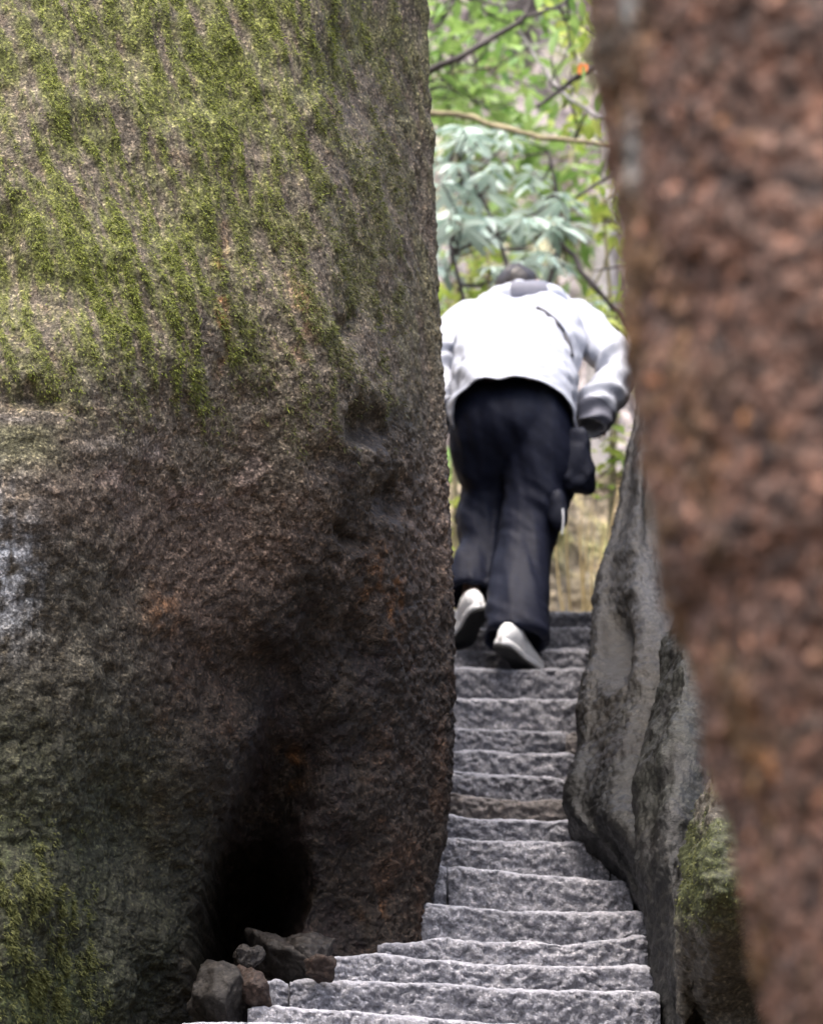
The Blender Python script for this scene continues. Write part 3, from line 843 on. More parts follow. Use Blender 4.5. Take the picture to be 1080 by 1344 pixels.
def jacket():
    th = np.linspace(0, 2 * np.pi, 96, endpoint=False)
    rings = [  # px, py, Y, beta, half width px, half depth m
        (673, 535, 17.40, 72, 85, .200), (674, 520, 17.43, 66, 84, .195), (675, 498, 17.49, 56, 83, .18), (678, 470, 17.60, 45, 84, .165), (682, 445, 17.74, 36, 86, .150), (684, 428, 17.88, 30, 84, .135), (687, 414, 18.00, 28, 70, .12), (690, 404, 18.10, 30, 46, .10)]
    K = np.array([[*W(a, b, y), R(be), w * PX, d] for a, b, y, be, w, d in rings])
    t = np.linspace(0, len(K) - 1 - 1e-6, 80)
    K = crom(K, t, closed=False)
    B = np.stack([0 * K[:, 3], -np.sin(K[:, 3]), np.cos(K[:, 3])], -1)
    ct, s_ = np.cos(th), np.sin(th)
    sq = lambda v, p: np.sign(v) * np.abs(v) ** p
    G = K[:, None, :3] + np.array([1.0, 0, 0]) * (K[:, 4:5] * sq(ct, .85))[..., None] + B[:, None] * (K[:, 5:6] * sq(s_, .9))[..., None]
    # hem hangs lower at the sides and in front
    hang = np.exp(-np.arange(80) / 14.0)
    drop = (1 - sst(-.2, 1.0, s_)) * .115 + .02 * ct * (1 - s_ ** 2)
    G[..., 2] -= hang[:, None] * drop[None]
    G[..., 1] += hang[:, None] * (1 - sst(-.2, .6, s_))[None] * -.02
    N = orient_out(G)
    Q = G * np.array([8, 6, 9]); Q[..., 0] += G[..., 2] * 5
    d = fbm(Q, 1, 3, off=2) * .024 + fbm(G, 22, 2, off=5) * .004 - .006 * sst(.10, .0, np.abs(fbm(G * np.array([5, 5, 11]), 1, 2, off=9)))
    G = G + N * d[..., None]
    # thickness: inner skin
    Gi = G - N * .006
    Gall = np.concatenate([Gi[::-1], G], 0)
    V = Gall.reshape(-1, 3)
    F = [tuple(f) for f in grid_faces(len(Gall), 96)]
    jk = mesh_obj('jacket', V, F, M['jacket'], person)
    # sleeves
    for nm, l in (('r', [(735, 418, 17.92, 26, .08), (758, 424, 17.90, 31, .09), (782, 447, 17.86, 31, .09), (804, 470, 17.80, 29, .09), (809, 497, 17.74, 26, .085), (788, 524, 17.67, 27, .08), (780, 545, 17.63, 25, .07), (777, 561, 17.61, 21, .055)]),
                  ('l', [(632, 418, 17.92, 26, .08), (612, 424, 17.90, 30, .09), (592, 447, 17.86, 30, .09), (577, 472, 17.80, 27, .085), (573, 497, 17.74, 25, .08), (582, 522, 17.67, 22, .07), (590, 540, 17.63, 21, .06), (594, 552, 17.61, 19, .052)])):
        A = np.array([[*W(a, b, y), rx * PX, ry] for a, b, y, rx, ry in l])
        K = crom(A, np.linspace(0, len(A) - 1 - 1e-6, 70), closed=False)
        c = K[:, :3]; tan = np.gradient(c, axis=0); tan /= np.linalg.norm(tan, axis=1)[:, None]
        vd = np.array([0, 1.0, .15]); yd = vd - tan * (tan @ vd)[:, None]; yd /= np.linalg.norm(yd, axis=1)[:, None]
        xd = np.cross(tan, yd)
        t2 = np.linspace(0, 2 * np.pi, 44, endpoint=False)
        G = c[:, None] + xd[:, None] * (K[:, 3:4] * np.cos(t2))[..., None] + yd[:, None] * (K[:, 4:5] * np.sin(t2))[..., None]
        N = orient_out(G)
        # compression folds round the elbow
        s = np.linspace(0, 1, 70)[:, None]
        ang = t2[None] + 0 * s
        d = .02 * np.sin(s * 46 + 2.2 * np.cos(ang) + 3 * fbm(G, 6, 2)) * sst(.25, .5, s) * (.5 + .5 * fbm(G, 9, 2, off=4))
        d += fbm(G, 11, 3, off=6) * .014
        G = G + N * d[..., None]
        Gi = (G - N * .006)[::-1]
        # cuff: open end with inner wall
        Gall = np.concatenate([G, (G - N * .008)[::-1][:14]], 0)
        sl = mesh_obj('sleeve', Gall.reshape(-1, 3), [tuple(f) for f in grid_faces(len(Gall), 44)], M['jacket'], jk)
        me = sl.data
        cf = sub('cuff', (G[-13:] + N[-13:] * .003).reshape(-1, 3), [tuple(f) for f in grid_faces(13, 44)], M['grey_fabric'], jk)  # grey band partly stands in for shade on the sleeve end
        v = np.array([q.co[:] for q in me.vertices]) - np.array(person.location)
        me.vertices.foreach_set('co', v.ravel()); me.update()
    return jk
jk = jacket()
from mathutils.bvhtree import BVHTree
def surf_Y(ob, px, py):
    """distance at which the line through this spot meets the garment (garment data is relative to the person)"""
    bv = surf_Y.cache.get(ob.name)
    if bv is None:
        off = np.array(person.location)
        bv = BVHTree.FromPolygons([tuple(np.array(v.co) + off) for v in ob.data.vertices], [tuple(p.vertices) for p in ob.data.polygons])
        surf_Y.cache[ob.name] = bv
    d = W(px, py, 10.0).normalized()
    h = bv.ray_cast(Vector((0, 0, 0)), d)
    return h[0] if h[0] else W(px, py, 17.9)
surf_Y.cache = {}

# hood roll with its grey panel, strap, bag
def hood():
    c = W(694, 394, 17.86)
    u = np.linspace(0, 2 * np.pi, 48, endpoint=False); v = np.linspace(.06, np.pi - .06, 30)
    def surf(k):
        x = np.cos(u)[None] * np.sin(v)[:, None]; y = np.sin(u)[None] * np.sin(v)[:, None]; z = np.cos(v)[:, None] + 0 * u[None]
        sq = lambda q, p: np.sign(q) * np.abs(q) ** p
        G = np.stack([sq(x, .8) * (.145 + k) + c.x, y * (.115 + k) + c.y, sq(z, .85) * (.062 + k) + c.z], -1)
        n = fbm(G, 12, 2, off=3) * .008
        return G + (G - np.array(c)) / .1 * n[..., None]
    V, F = closed(surf(0))
    hd = sub('hood', V, F, M['jacket'], jk)
    G = surf(.004)
    rel = G - np.array(c)
    keep = np.abs(rel[..., 0]) < .074
    F = [tuple(f) for f in grid_faces(30, 48)]
    kf = keep.ravel(); fr = (rel[..., 1].ravel() < .07)
    F = [f for f in F if all(kf[q] and fr[q] for q in f)]
    used = sorted({q for f in F for q in f}); mp = {q: i for i, q in enumerate(used)}
    sub('hood_panel', G.reshape(-1, 3)[used], [tuple(mp[q] for q in f) for f in F], M['grey_fabric'], jk)
hood()
def tube_pts(pts, r, nth=8):
    """round tube along world points, radius scalar or list"""
    P = np.array([p[:] for p in pts], dtype=float)
    n = max(2, (len(P) - 1) * 6)
    K = crom(P, np.linspace(0, len(P) - 1 - 1e-6, n), closed=False)
    rr = np.interp(np.linspace(0, 1, n), np.linspace(0, 1, len(np.atleast_1d(r))), np.atleast_1d(r)) if np.ndim(r) else np.full(n, r)
    tan = np.gradient(K, axis=0); tan /= np.linalg.norm(tan, axis=1)[:, None] + 1e-9
    ref = np.where(np.abs(tan[:, 2:3]) > .9, np.array([[1.0, 0, 0]]), np.array([[0, 0, 1.0]]))
    a = np.cross(tan, ref); a /= np.linalg.norm(a, axis=1)[:, None]
    b = np.cross(tan, a)
    th = np.linspace(0, 2 * np.pi, nth, endpoint=False)
    G = K[:, None] + (a[:, None] * np.cos(th)[None, :, None] + b[:, None] * np.sin(th)[None, :, None]) * rr[:, None, None]
    return closed(G)
pts = [surf_Y(jk, a, b) for a, b in ((704, 404), (718, 412), (731, 424), (740, 438), (746, 452), (750, 468))]
V, F = tube_pts(pts, .010)
mesh_obj('bag_strap', V, F, M['strap'], person)
def bag():
    c = np.array(W(758, 606, 17.40)); r = np.array([.052, .07, .118])
    u = np.linspace(0, 2 * np.pi, 56, endpoint=False); v = np.linspace(.02, np.pi - .02, 36)
    sq = lambda q, p: np.sign(q) * np.abs(q) ** p
    x = sq(np.cos(u), .5)[None] * sq(np.sin(v), .45)[:, None]; y = sq(np.sin(u), .5)[None] * sq(np.sin(v), .45)[:, None]; z = sq(np.cos(v), .5)[:, None] + 0 * u[None]
    G = np.stack([x * r[0] * (1 - .12 * z), y * r[1], z * r[2]], -1) + c
    G += (G - c) * (fbm(G, 9, 3) * .35)[..., None]
    V, F = closed(G)
    b = mesh_obj('shoulder_bag', V, F, M['bag'], person)
    return b
bg_ = bag()
# dark lump added for shaded trouser folds, and the bag's dangling webbing
c = np.array(W(731, 668, 17.33))
V, F = ellipsoid(c, (.034, .035, .075), 28, 20)
V = V + (V - c) * (fbm(V, 10, 3, off=4) * .35)[:, None]
sub('fold_lump', V, F, M['bag'], bg_)
V, F = tube_pts([W(738, 668, 17.29), W(739, 684, 17.28), W(737, 702, 17.28)], .0035)
sub('webbing_end', V, F, M['metal'], bg_)

# shoes
def shoe(H, T, up, name='shoe'):
    fwd = (T - H).normalized()
    upv = Vector(up); upv = (upv - fwd * upv.dot(fwd)).normalized()
    rt = fwd.cross(upv)
    Mx = np.array([rt[:], fwd[:], upv[:]])
    L = .285
    s = np.linspace(0, 1, 40)
    hw = np.interp(s, [0, .03, .1, .25, .45, .7, .85, .95, .985, 1], [.012, .026, .036, .040, .036, .050, .047, .033, .02, .006])
    spring = .018 * np.clip((s - .72) / .28, 0, 1) ** 2
    def loft(zlo, zhi, fat, dome=None):
        th = np.linspace(0, 2 * np.pi, 28, endpoint=False)
        G = np.zeros((40, 28, 3))
        for i in range(40):
            lo = zlo + spring[i]; hi = (zhi if dome is None else dome[i]) + spring[i]
            sq = lambda v, p: np.sign(v) * np.abs(v) ** p
            taper = 1.0 if dome is None else .0
            zc = sq(np.sin(th), .6 if dome is None else .9)
            zz = (lo + hi) / 2 + (hi - lo) / 2 * zc
            shr = 1.0 if dome is None else np.where(zc > 0, 1 - .35 * zc ** 2, 1)
            G[i, :, 0] = hw[i] * fat * sq(np.cos(th), .55) * shr
            G[i, :, 1] = s[i] * L; G[i, :, 2] = zz
        Wd = G.reshape(-1, 3) @ Mx + np.array(H)
        return closed(Wd.reshape(40, 28, 3))
    dome = np.interp(s, [0, .05, .15, .3, .45, .6, .8, .95, 1], [.06, .095, .108, .112, .10, .082, .062, .048, .03])
    V, F = loft(.02, 0, .93, dome)
    up_ = mesh_obj(name, V, F, M['shoe_white'], person)
    V, F = loft(.008, .034, 1.06); sub('midsole', V, F, M['shoe_white'], up_)
    V, F = loft(-.006, .010, 1.02); sub('outsole', V, F, M['outsole'], up_)
def fv(H, d): return H, H + Vector(d).normalized() * .285
shoe(*fv(W(654, 848, 17.08), (.46, .86, -.21)), (.25, .1, .95))
shoe(*fv(W(633, 800, 17.28), (-.32, .88, -.36)), (-.2, .1, .95))

# body under the clothes: one continuous skinned figure
def body():
    pel = W(672, 560, 17.45)
    nodes = [(pel, .13), (W(675, 505, 17.58), .12), (W(682, 455, 17.78), .125), (W(687, 425, 17.98), .11), (W(689, 400, 18.12), .052), (W(690, 388, 18.2), .055), (W(690, 380, 18.27), .076), (W(690, 392, 18.34), .07), (W(690, 384, 18.395), .018)]
    ed = [(0, 1), (1, 2), (2, 3), (3, 4), (4, 5), (5, 6), (6, 7), (7, 8)]
    def chain(start, pts):
        p = start
        for q, r in pts:
            nodes.append((q, r)); ed.append((p, len(nodes) - 1)); p = len(nodes) - 1
        return p
    chain(0, [(W(706, 575, 17.43), .085), (W(696, 705, 17.43), .055), (W(680, 800, 17.27), .04), (W(672, 838, 17.2), .032), (W(690, 868, 17.27), .025)])
    chain(0, [(W(636, 575, 17.45), .085), (W(634, 660, 17.6), .055), (W(622, 745, 17.5), .04), (W(617, 785, 17.45), .032), (W(605, 838, 17.54), .025)])
    for sgn, sh, arm in ((1, 3, [(752, 427, 17.92, .036), (804, 490, 17.76, .03), (789, 536, 17.68, .026)]), (-1, 3, [(618, 427, 17.92, .036), (574, 490, 17.76, .03), (587, 530, 17.68, .026)])):
        w = chain(sh, [(W(a, b, y), r) for a, b, y, r in arm])
        wp = nodes[w][0]
        fw = Vector((-.10 * sgn, .95, -.10)).normalized()
        side = Vector((1, 0, 0)); side = (side - fw * side.dot(fw)).normalized(); dn = fw.cross(side)
        palm = chain(w, [(wp + fw * .05, .028)])
        for i, (off, ln) in enumerate(((-.03, .062), (-.010, .075), (.010, .080), (.029, .072))):
            b = wp + fw * .09 + side * off * -sgn
            cu = Vector((0, 0, -1))
            chain(palm, [(b, .0095), (b + fw * ln * .45 + cu * .008, .0088), (b + fw * ln * .75 + cu * .03, .0082), (b + fw * ln * .85 + cu * .052, .0075)])
        tb = wp + fw * .045 - side * .032 * sgn
        chain(palm, [(tb, .011), (tb + fw * .032 - side * .018 * sgn + Vector((0, 0, -.012)), .0098), (tb + fw * .06 - side * .014 * sgn + Vector((0, 0, -.03)), .0088)])
    me = bpy.data.meshes.new('body')
    off = person.location
    me.from_pydata([tuple(n[0] - off) for n in nodes], ed, [])
    o = bpy.data.objects.new('body', me); link(o, person)
    sk = o.modifiers.new('skin', 'SKIN')
    for i, n in enumerate(nodes):
        sv = me.skin_vertices[0].data[i]; sv.radius = (n[1], n[1]); sv.use_root = (i == 0)
    sd_ = o.modifiers.new('sub', 'SUBSURF'); sd_.levels = 2; sd_.render_levels = 2
    me.materials.append(M['skin'])
    e = o.evaluated_get(bpy.context.evaluated_depsgraph_get())
    nm = bpy.data.meshes.new_from_object(e)
    o.modifiers.clear(); o.data = nm
    nm.polygons.foreach_set('use_smooth', [True] * len(nm.polygons))
    if not nm.materials: nm.materials.append(M['skin'])
    # ears
    return o
body()
# hair: bun-less short hair following the skull, strands as relief
c = np.array(W(678, 384, 18.26))
u = np.linspace(0, 2 * np.pi, 60, endpoint=False); v = np.linspace(.04, np.pi * .66, 36)
G = np.stack([np.cos(u)[None] * np.sin(v)[:, None] * .085, np.sin(u)[None] * np.sin(v)[:, None] * .112, np.cos(v)[:, None] * .102 + 0 * u[None]], -1) + c
G += (G - c) * (fbm(G * np.array([30, 30, 6]), 1, 3) * .10 + fbm(G, 9, 2) * .08)[..., None]
V, F = closed(G)
mesh_obj('hair', V, F, M['hair'], person)

# ------------------------------------------------------------------ behind the climber
M['bark_dark'] = plain('dark_wet_bark', (.045, .037, .035), .7, .4, 40, bump=.6)
M['bark_tan'] = plain('mossy_tan_bark', (.22, .19, .11), .8, .3, 40, bump=.6)
M['bark_pale'] = plain('pale_bark', (.34, .32, .32), .8, .25, 25, bump=.6)
M['leaf_pale'] = leaf_mat('glaucous_leaf', (.28, .39, .33), (.56, .66, .60), rough=.25, trans=.35, spec=.8)
M['leaf_lime'] = leaf_mat('lime_leaf', (.22, .34, .05), (.50, .56, .14), rough=.45, trans=.45)
M['leaf_green'] = leaf_mat('green_leaf', (.11, .23, .045), (.34, .49, .15), rough=.4, trans=.35)
M['leaf_orange'] = leaf_mat('orange_leaf', (.75, .20, .02), (.75, .20, .02), rough=.5, trans=.35)
M['straw'] = leaf_mat('dry_grass', (.45, .36, .18), (.62, .50, .28), rough=.6, trans=.3)

def cliff():
    def L(py, y): return (py, 24.0, [(430, y + .6), (500, y + .1), (600, y - .1), (690, y + .05), (780, y - .05), (880, y), (1000, y + .5), (1050, y + 2.5), (800, y + 3.5), (450, y + 3.2)])
    lv = [L(-420, 26.5), L(-250, 25.6), L(0, 25.2), L(200, 24.7), L(400, 24.3), L(600, 23.8), L(760, 23.5), L(900, 23.2), L(1000, 23.0)]
    us = dense_us(10, {0, 1, 2, 3, 4, 5}, 8, 26)
    G = loft_rock(lv, us, 240)
    N = orient_out(G)
    Q = G * np.array([3, 2, .8])
    d = fbm(G, .9, 3) * .3 + fbm(Q, 1.2, 4, off=4) * .22 + fbm(G, 6, 3, off=2) * .06
    G2 = G + N * d[..., None]
    n1 = fbm(G, 1.5, 4, off=1); n2 = fbm(G, 5, 4, off=2)
    col = np.zeros(G.shape) + np.array([.29, .262, .262])
    col = mixc(col, (.15, .12, .12), sst(-.1, .4, n1) * .8)
    col = mixc(col, (.44, .41, .40), sst(.05, .45, n2) * .6)
    col = mixc(col, (.20, .22, .08), sst(.05, .4, n1 * -1 + n2 * .4) * .6)
    V, F = cap_faces(G2)
    cc = np.vstack([col.reshape(-1, 3), col[0].mean(0), col[-1].mean(0)])
    o = mesh_obj('cliff', V, F, M['far_rock'], None, attrs={'tint': np.clip(cc, .01, .8)})
    tag(o, 'mauve grey cliff with dark stains far behind the branches', 'cliff')
    def L(py, y, a, b): return (py, 20.6, [(a, y + .3), (a + 40, y + .05), (a + 110, y - .08), (a + 180, y), (b, y + .3), (b, y + 1.0), (a + 100, y + 1.2), (a, y + .9)])
    lv = [L(575, 21.2, 640, 800), L(600, 21.0, 590, 815), L(650, 20.8, 565, 830), L(720, 20.6, 545, 840), L(800, 20.45, 535, 850), L(900, 20.3, 530, 850)]
    us = dense_us(8, {0, 1, 2, 3}, 8, 30)
    G = loft_rock(lv, us, 160)
    N = orient_out(G)
    d = fbm(G, 2, 3) * .12 + fbm(G, 7, 3, off=2) * .05 + fbm(G * np.array([12, 4, 3]), 1, 3, off=5) * .04
    G2 = G + N * d[..., None]
    n1 = fbm(G, 2.5, 4, off=21); n2 = fbm(G, 8, 3, off=22)
    col = np.zeros(G.shape) + np.array([.36, .30, .21])
    col = mixc(col, (.27, .27, .08), sst(-.15, .35, n1) * .85)
    col = mixc(col, (.18, .13, .08), sst(.1, .5, n2) * .7)
    V, F = cap_faces(G2)
    cc = np.vstack([col.reshape(-1, 3), col[0].mean(0), col[-1].mean(0)])
    o = mesh_obj('tan_boulder', V, F, M['far_rock'], None, attrs={'tint': np.clip(cc, .01, .8)})
    tag(o, 'tan boulder with yellow green moss just beyond the top step', 'boulder')
cliff()

def leaf_mesh(name, mat, ln, wd, fold=.25, droop=.25):
    s = np.array([0, .15, .4, .7, .9, 1.0]); w = np.array([.06, .55, 1, .82, .4, .0]) * wd / 2
    V, F = [], []
    for i in range(6):
        y = s[i] * ln; z = -droop * ln * s[i] ** 2
        V += [(-w[i], y, z + fold * w[i]), (0, y, z), (w[i], y, z + fold * w[i])]
    for i in range(5):
        a = i * 3
        F += [(a, a + 1, a + 4, a + 3), (a + 1, a + 2, a + 5, a + 4)]
    me = bpy.data.meshes.new(name); me.from_pydata(V, [], F)
    me.polygons.foreach_set('use_smooth', [True] * len(F)); me.materials.append(mat)
    return me
def leaf_matrix(p, d, up, sc):
    d = d.normalized(); r = d.cross(up)
    if r.length < 1e-4: r = Vector((1, 0, 0))
    r.normalize(); u = r.cross(d)
    m = Matrix((r, d, u)).transposed().to_4x4()
    return Matrix.Translation(p) @ m @ Matrix.Scale(sc, 4)
def baked(me, mats):
    v0 = np.array([v.co[:] for v in me.vertices]); f0 = np.array([p.vertices[:] for p in me.polygons])
    V = np.concatenate([v0 @ np.array(m.to_3x3()).T + np.array(m.translation) for m in mats])
    F = np.concatenate([f0 + i * len(v0) for i in range(len(mats))])
    return V, F
def shrub(name, label, cat, base, stems, spots, me, bark, nleaf, spread, maxobj, sc=(.8, 1.2), whorl=True, stem_r=.016, seed=1, attract=()):
    """stems: polylines from the base; spots: leaf cluster centres, each joined to the nearest stem by a twig"""
    rn = random.Random(seed)
    root = empty(name, base)
    tag(root, label, cat)
    parts = []; sp = []
    for st in stems:
        parts.append(tube_pts(st, list(np.linspace(stem_r, stem_r * .4, len(st)))))
        P = np.array([p[:] for p in st]); sp.append(crom(P, np.linspace(0, len(P) - 1 - 1e-6, 40), closed=False))
    if attract: sp = [crom(np.array([p[:] for p in a]), np.linspace(0, len(a) - 1 - 1e-6, 30), closed=False) for a in attract]
    sp = np.concatenate(sp)
    tw = min(stem_r * .4, .006)
    mats = []
    for c in spots:
        dd = np.linalg.norm((sp - np.array(c)) * np.array([1, 1, 1.0]) + 0, axis=1) + np.where(sp[:, 2] > c.z + .05, .25, 0)
        a = Vector(sp[int(np.argmin(dd))])
        mid = (a + c) / 2 + Vector((rn.uniform(-.05, .05), rn.uniform(-.05, .05), rn.uniform(-.09, 0)))
        parts.append(tube_pts([a, mid, c], [tw, tw * .5], 5))
        ax = (c - mid).normalized()
        ph = rn.uniform(0, 6.28)
        nl = nleaf + rn.randint(-2, 2); big = rn.uniform(.65, 1.15)
        for i in range(nl):
            an = ph + i * 6.283 / nl + rn.uniform(-.25, .25)
            d = Vector((math.cos(an), math.sin(an), rn.uniform(-.75, .15))) if whorl else Vector((rn.gauss(0, 1), rn.gauss(0, 1), rn.gauss(-.2, .5)))
            p = c + (d.normalized() * .01 if whorl else Vector((rn.gauss(0, 1), rn.gauss(0, 1), rn.gauss(0, 1))) * spread)
            mats.append((leaf_matrix(p, d, Vector((rn.uniform(-.5, .5), rn.uniform(-.5, .5), 1)), big * rn.uniform(*sc))))
    V, F = join(parts)
    mesh_obj('branches', V, F, bark, root)
    mats.sort(key=lambda m: m.translation.y)
    for m in mats[:maxobj]:
        o = bpy.data.objects.new('leaf', me); C.objects.link(o); o.parent = root
        o.matrix_world = m; o.matrix_parent_inverse = Matrix.Identity(4)
        o.matrix_basis = Matrix.Translation(-root.location) @ m
    if len(mats) > maxobj:
        V, F = baked(me, mats[maxobj:])
        f = mesh_obj('foliage', V, F, me.materials[0], root); f['kind'] = 'stuff'
    return root
rn = random.Random(5)
def spots(n, boxes):
    out = []
    for x0, x1, y0, y1, a, b, k in boxes:
        for _ in range(k):
            out.append(W(rn.uniform(x0, x1), rn.uniform(y0, y1), rn.uniform(a, b)))
    return out
lp = leaf_mesh('pale_leaf', M['leaf_pale'], .125, .036)
gb = W(690, 815, 19.6); gb.z = 4.0
shrub('glaucous_shrub', 'tall shrub with whorls of pale blue green drooping leaves above the climber', 'shrub', gb,
      [[gb, W(690, 620, 19.6), W(680, 430, 19.6), W(650, 300, 19.7), W(600, 200, 19.7)],
       [gb, W(700, 560, 19.7), W(715, 400, 19.7), W(735, 300, 19.8), W(720, 200, 19.8)],
       [gb, W(650, 560, 19.6), W(615, 420, 19.5), W(590, 320, 19.5)]],
      spots(0, [(568, 640, 165, 260, 19.3, 20.1, 10), (600, 720, 210, 300, 19.3, 20.1, 13), (570, 680, 280, 350, 19.2, 20.0, 12), (680, 750, 250, 350, 19.3, 20.0, 9), (640, 700, 160, 230, 19.5, 20.2, 4), (720, 800, 330, 430, 19.4, 20.0, 4)]),
      lp, M['bark_dark'], 8, 0, 300, seed=3)
ll_ = leaf_mesh('lime_leaf', M['leaf_lime'], .085, .045, droop=.15)
gb2 = W(600, 815, 20.2); gb2.z = 4.0
shrub('lime_shrub', 'yellow green leafy shrub rising beside the mossy boulder\'s edge', 'shrub', gb2,
      [[gb2, W(597, 640, 20.2), W(592, 480, 20.2), W(600, 360, 20.3)], [gb2, W(620, 560, 20.3), W(640, 420, 20.4), W(640, 330, 20.4)]],
      spots(0, [(568, 640, 330, 420, 19.9, 20.6, 16), (590, 612, 430, 560, 20.0, 20.5, 8), (588, 612, 600, 760, 20.0, 20.4, 9), (620, 720, 300, 370, 20.3, 20.8, 6)]),
      ll_, M['bark_tan'], 7, .055, 180, whorl=False, seed=4)
gb3 = W(800, 815, 20.2); gb3.z = 4.0
shrub('green_shrub', 'bright green small leaved shrub behind the leaning slab', 'shrub', gb3,
      [[gb3, W(802, 640, 20.2), W(812, 500, 20.2), W(800, 380, 20.2), W(790, 260, 20.3)]],
      spots(0, [(755, 830, 360, 470, 19.8, 20.5, 14), (775, 815, 230, 330, 20.0, 20.6, 10), (778, 815, 555, 640, 20.0, 20.4, 8)]),
      ll_, M['bark_tan'], 7, .05, 160, whorl=False, seed=6)
lg = leaf_mesh('green_leaf', M['leaf_green'], .10, .04, droop=.2)
tb = W(440, 815, 19.6); tb.z = 3.9
BA = [[W(452, 170, 19.6), W(555, 98, 19.2), W(605, 74, 19.1), W(650, 47, 19.1), W(688, 22, 19.1), W(698, -20, 19.1)],
      [W(688, 22, 19.1), W(715, 14, 19.1), W(740, 3, 19.2), W(760, -20, 19.2)],
      [W(452, 140, 19.6), W(560, 147, 19.2), W(615, 153, 19.15), W(660, 168, 19.1), W(710, 179, 19.1), W(760, 186, 19.1), W(812, 192, 19.1)],
      [W(455, 60, 19.6), W(560, 40, 19.6), W(585, 18, 19.6), W(605, -10, 19.6)],
      [W(450, 120, 19.6), W(540, 110, 20.2), W(620, 90, 20.8), W(700, 100, 21.2)]]
tree_a = shrub('overhanging_tree', 'slender tree whose dark and tan branches cross above the shrub', 'tree', tb,
      [[tb, W(445, 560, 19.6), W(450, 250, 19.6), W(455, 0, 19.6), W(470, -300, 19.7)]],
      spots(0, [(560, 660, -40, 60, 19.6, 20.8, 18), (560, 640, 90, 145, 20.0, 21.0, 12), (640, 720, 40, 140, 20.5, 21.3, 8), (700, 770, -20, 60, 19.2, 20, 6)]),
      lg, M['bark_dark'], 7, .07, 220, whorl=False, stem_r=.05, seed=8, attract=BA)
def branch(root, name, pts, r0, r1, mat):
    V, F = tube_pts(pts, list(np.linspace(r0, r1, len(pts))))
    K = fbm(V, 14, 2) * .012
    return mesh_obj(name, V + K[:, None], F, mat, root)
branch(tree_a, 'branch', BA[0], .017, .009, M['bark_dark'])
branch(tree_a, 'branch', BA[1], .009, .004, M['bark_dark'])
branch(tree_a, 'branch', BA[2], .013, .010, M['bark_tan'])
branch(tree_a, 'branch', BA[3], .008, .004, M['bark_dark'])
branch(tree_a, 'branch', BA[4], .01, .005, M['bark_tan'])
tc = W(880, 815, 19.9); tc.z = 4.0
tree_b = shrub('sapling', 'bare forked sapling holding one orange leaf beside the blurred boulder', 'tree', tc,
      [[tc, W(880, 560, 19.9), W(872, 300, 19.9), W(862, 60, 19.9), W(855, -120, 20)]],
      spots(0, [(725, 780, 10, 90, 19.6, 20.3, 10), (735, 800, 110, 200, 19.7, 20.3, 6)]), ll_, M['bark_dark'], 6, .05, 90, whorl=False, stem_r=.035, seed=9,
      attract=[[W(862, 60, 19.9), W(800, 82, 19.6), W(735, 118, 19.5)], [W(868, 190, 19.9), W(800, 158, 19.8), W(745, 128, 19.8)], [W(735, 118, 19.5), W(735, 85, 19.5), W(748, 60, 19.5)]])
branch(tree_b, 'branch', [W(862, 60, 19.9), W(800, 82, 19.6), W(764, 96, 19.5), W(735, 118, 19.5), W(705, 140, 19.5)], .016, .008, M['bark_dark'])
branch(tree_b, 'branch', [W(735, 118, 19.5), W(722, 108, 19.5), W(735, 85, 19.5), W(748, 60, 19.5)], .006, .003, M['bark_dark'])
branch(tree_b, 'branch', [W(872, 200, 19.9), W(800, 232, 19.6), W(770, 250, 19.5), W(752, 262, 19.5)], .010, .006, M['bark_dark'])
branch(tree_b, 'branch', [W(868, 190, 19.9), W(800, 158, 19.8), W(745, 128, 19.8), W(700, 70, 19.9), W(680, 40, 19.9)], .012, .006, M['bark_pale'])
branch(tree_b, 'branch', [W(875, 480, 19.9), W(830, 430, 19.6), W(785, 385, 19.5), W(755, 340, 19.5), W(735, 318, 19.5)], .014, .009, M['bark_dark'])
branch(tree_b, 'branch', [W(872, 340, 19.9), W(815, 350, 19.6), W(782, 355, 19.5)], .006, .004, M['bark_dark'])
ol_ = leaf_mesh('orange_leaf', M['leaf_orange'], .06, .05, droop=.1)
o = bpy.data.objects.new('orange_leaf', ol_); C.objects.link(o); o.parent = tree_b
o.matrix_basis = Matrix.Translation(-tree_b.location) @ leaf_matrix(W(758, 96, 19.46), Vector((.8, -.2, .6)), Vector((0, -1, .3)), 1.0)
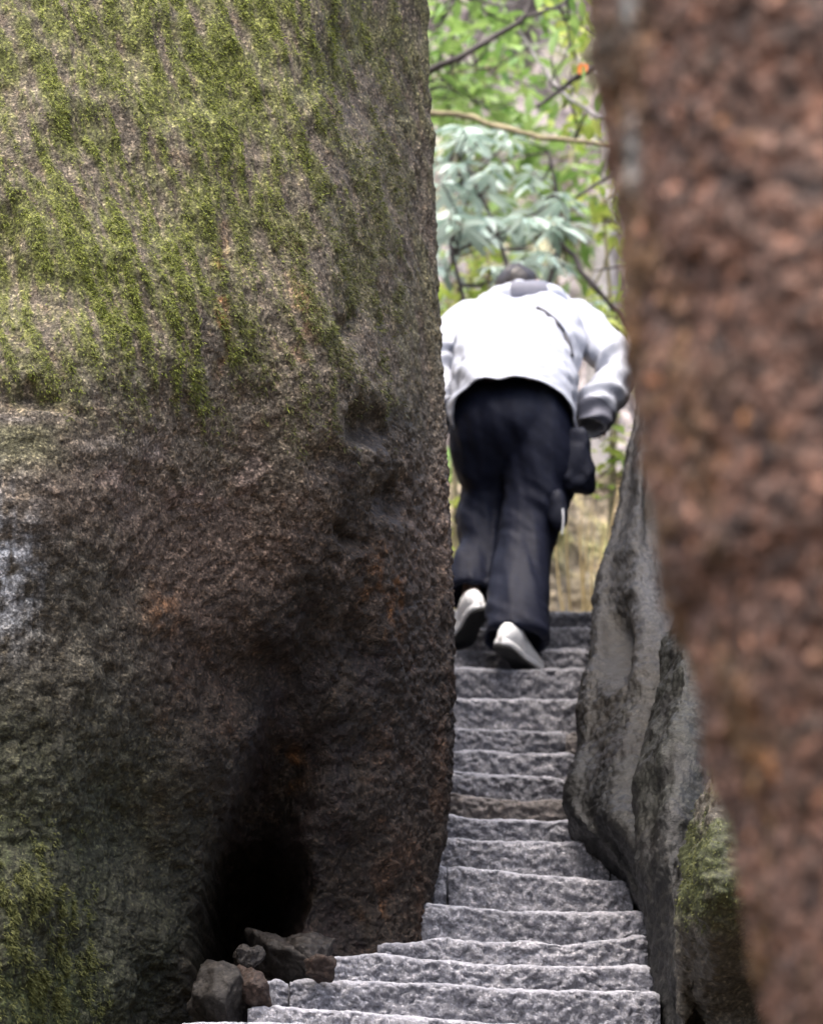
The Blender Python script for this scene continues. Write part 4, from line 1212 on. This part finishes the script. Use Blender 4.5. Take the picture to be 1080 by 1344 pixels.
# pale trunks
def trunk(label, px0, py0, px1, py1, Y, r, mat, seed):
    b = W(px0, py0, Y); b.z = float(ground_z(np.array(b.x), np.array(Y))) - .1
    root = empty('tree', b)
    tag(root, label, 'tree')
    top = W(px1, py1, Y)
    pts = [b.lerp(top, q) + Vector((math.sin(q * 7 + seed) * .06, 0, 0)) for q in np.linspace(0, 1, 6)]
    V, F = tube_pts(pts, [r * 1.3, r, r * .9, r * .8, r * .6, r * .4], 14)
    V = V + (fbm(V, 8, 3) * .03)[:, None]
    mesh_obj('trunk', V, F, mat, root)
    rq = random.Random(seed)
    mats = []; parts = []
    for k in range(9):
        a = pts[5].lerp(pts[3], rq.random())
        c = a + Vector((rq.gauss(0, .5), rq.gauss(0, .5), rq.uniform(0, .7)))
        parts.append(tube_pts([a, (a + c) / 2 + Vector((0, 0, .08)), c], [.012, .004], 5))
        for _ in range(22):
            d = Vector((rq.gauss(0, 1), rq.gauss(0, 1), rq.gauss(-.2, .5)))
            mats.append(leaf_matrix(c + Vector((rq.gauss(0, .12), rq.gauss(0, .12), rq.gauss(0, .1))), d, Vector((0, 0, 1)), rq.uniform(.7, 1.1)))
    V, F = join(parts); mesh_obj('limbs', V, F, mat, root)
    V, F = baked(lg, mats); f = mesh_obj('crown', V, F, M['leaf_green'], root); f['kind'] = 'stuff'
trunk('pale grey tree trunk standing between cliff and green shrub', 800, 800, 806, -330, 21.6, .075, M['bark_pale'], 2)
gb4 = W(650, 815, 21.6); gb4.z = 4.0
lh = leaf_mesh('far_leaf', M['leaf_green'], .12, .05, droop=.2)
shrub('cliff_shrub', 'loose green shrub growing against the far cliff', 'shrub', gb4,
      [[gb4, W(640, 600, 21.6), W(620, 400, 21.7), W(610, 250, 21.8), W(640, 80, 22)], [gb4, W(690, 560, 21.7), W(730, 360, 21.9), W(750, 200, 22)]],
      spots(0, [(565, 700, 60, 330, 21.4, 22.6, 30), (690, 800, 100, 420, 21.6, 22.6, 16), (570, 640, 380, 700, 21.4, 22, 14)]),
      lh, M['bark_tan'], 13, .10, 160, whorl=False, seed=12)
# dry grass beside the top step
gr = []
rq = random.Random(3)
for i in range(26):
    b = W(rq.uniform(755, 800), 812, rq.uniform(18.7, 19.1)); b.z = float(ground_z(np.array(b.x), np.array(b.y))) - .02
    ln = rq.uniform(.25, .75)
    t_ = b + Vector((rq.uniform(-.12, .22), rq.uniform(-.1, .1), ln + .25))
    gr.append(tube_pts([b, b.lerp(t_, .6) + Vector((-.02, 0, .03)), t_], [.006, .0035, .001], 4))
V, F = join(gr)
root = empty('dry_grass_tuft', W(778, 825, 18.9)); tag(root, 'tuft of dry straw coloured grass growing behind the top step', 'grass')
f = mesh_obj('grass_blades', V, F, M['straw'], root); f['kind'] = 'stuff'
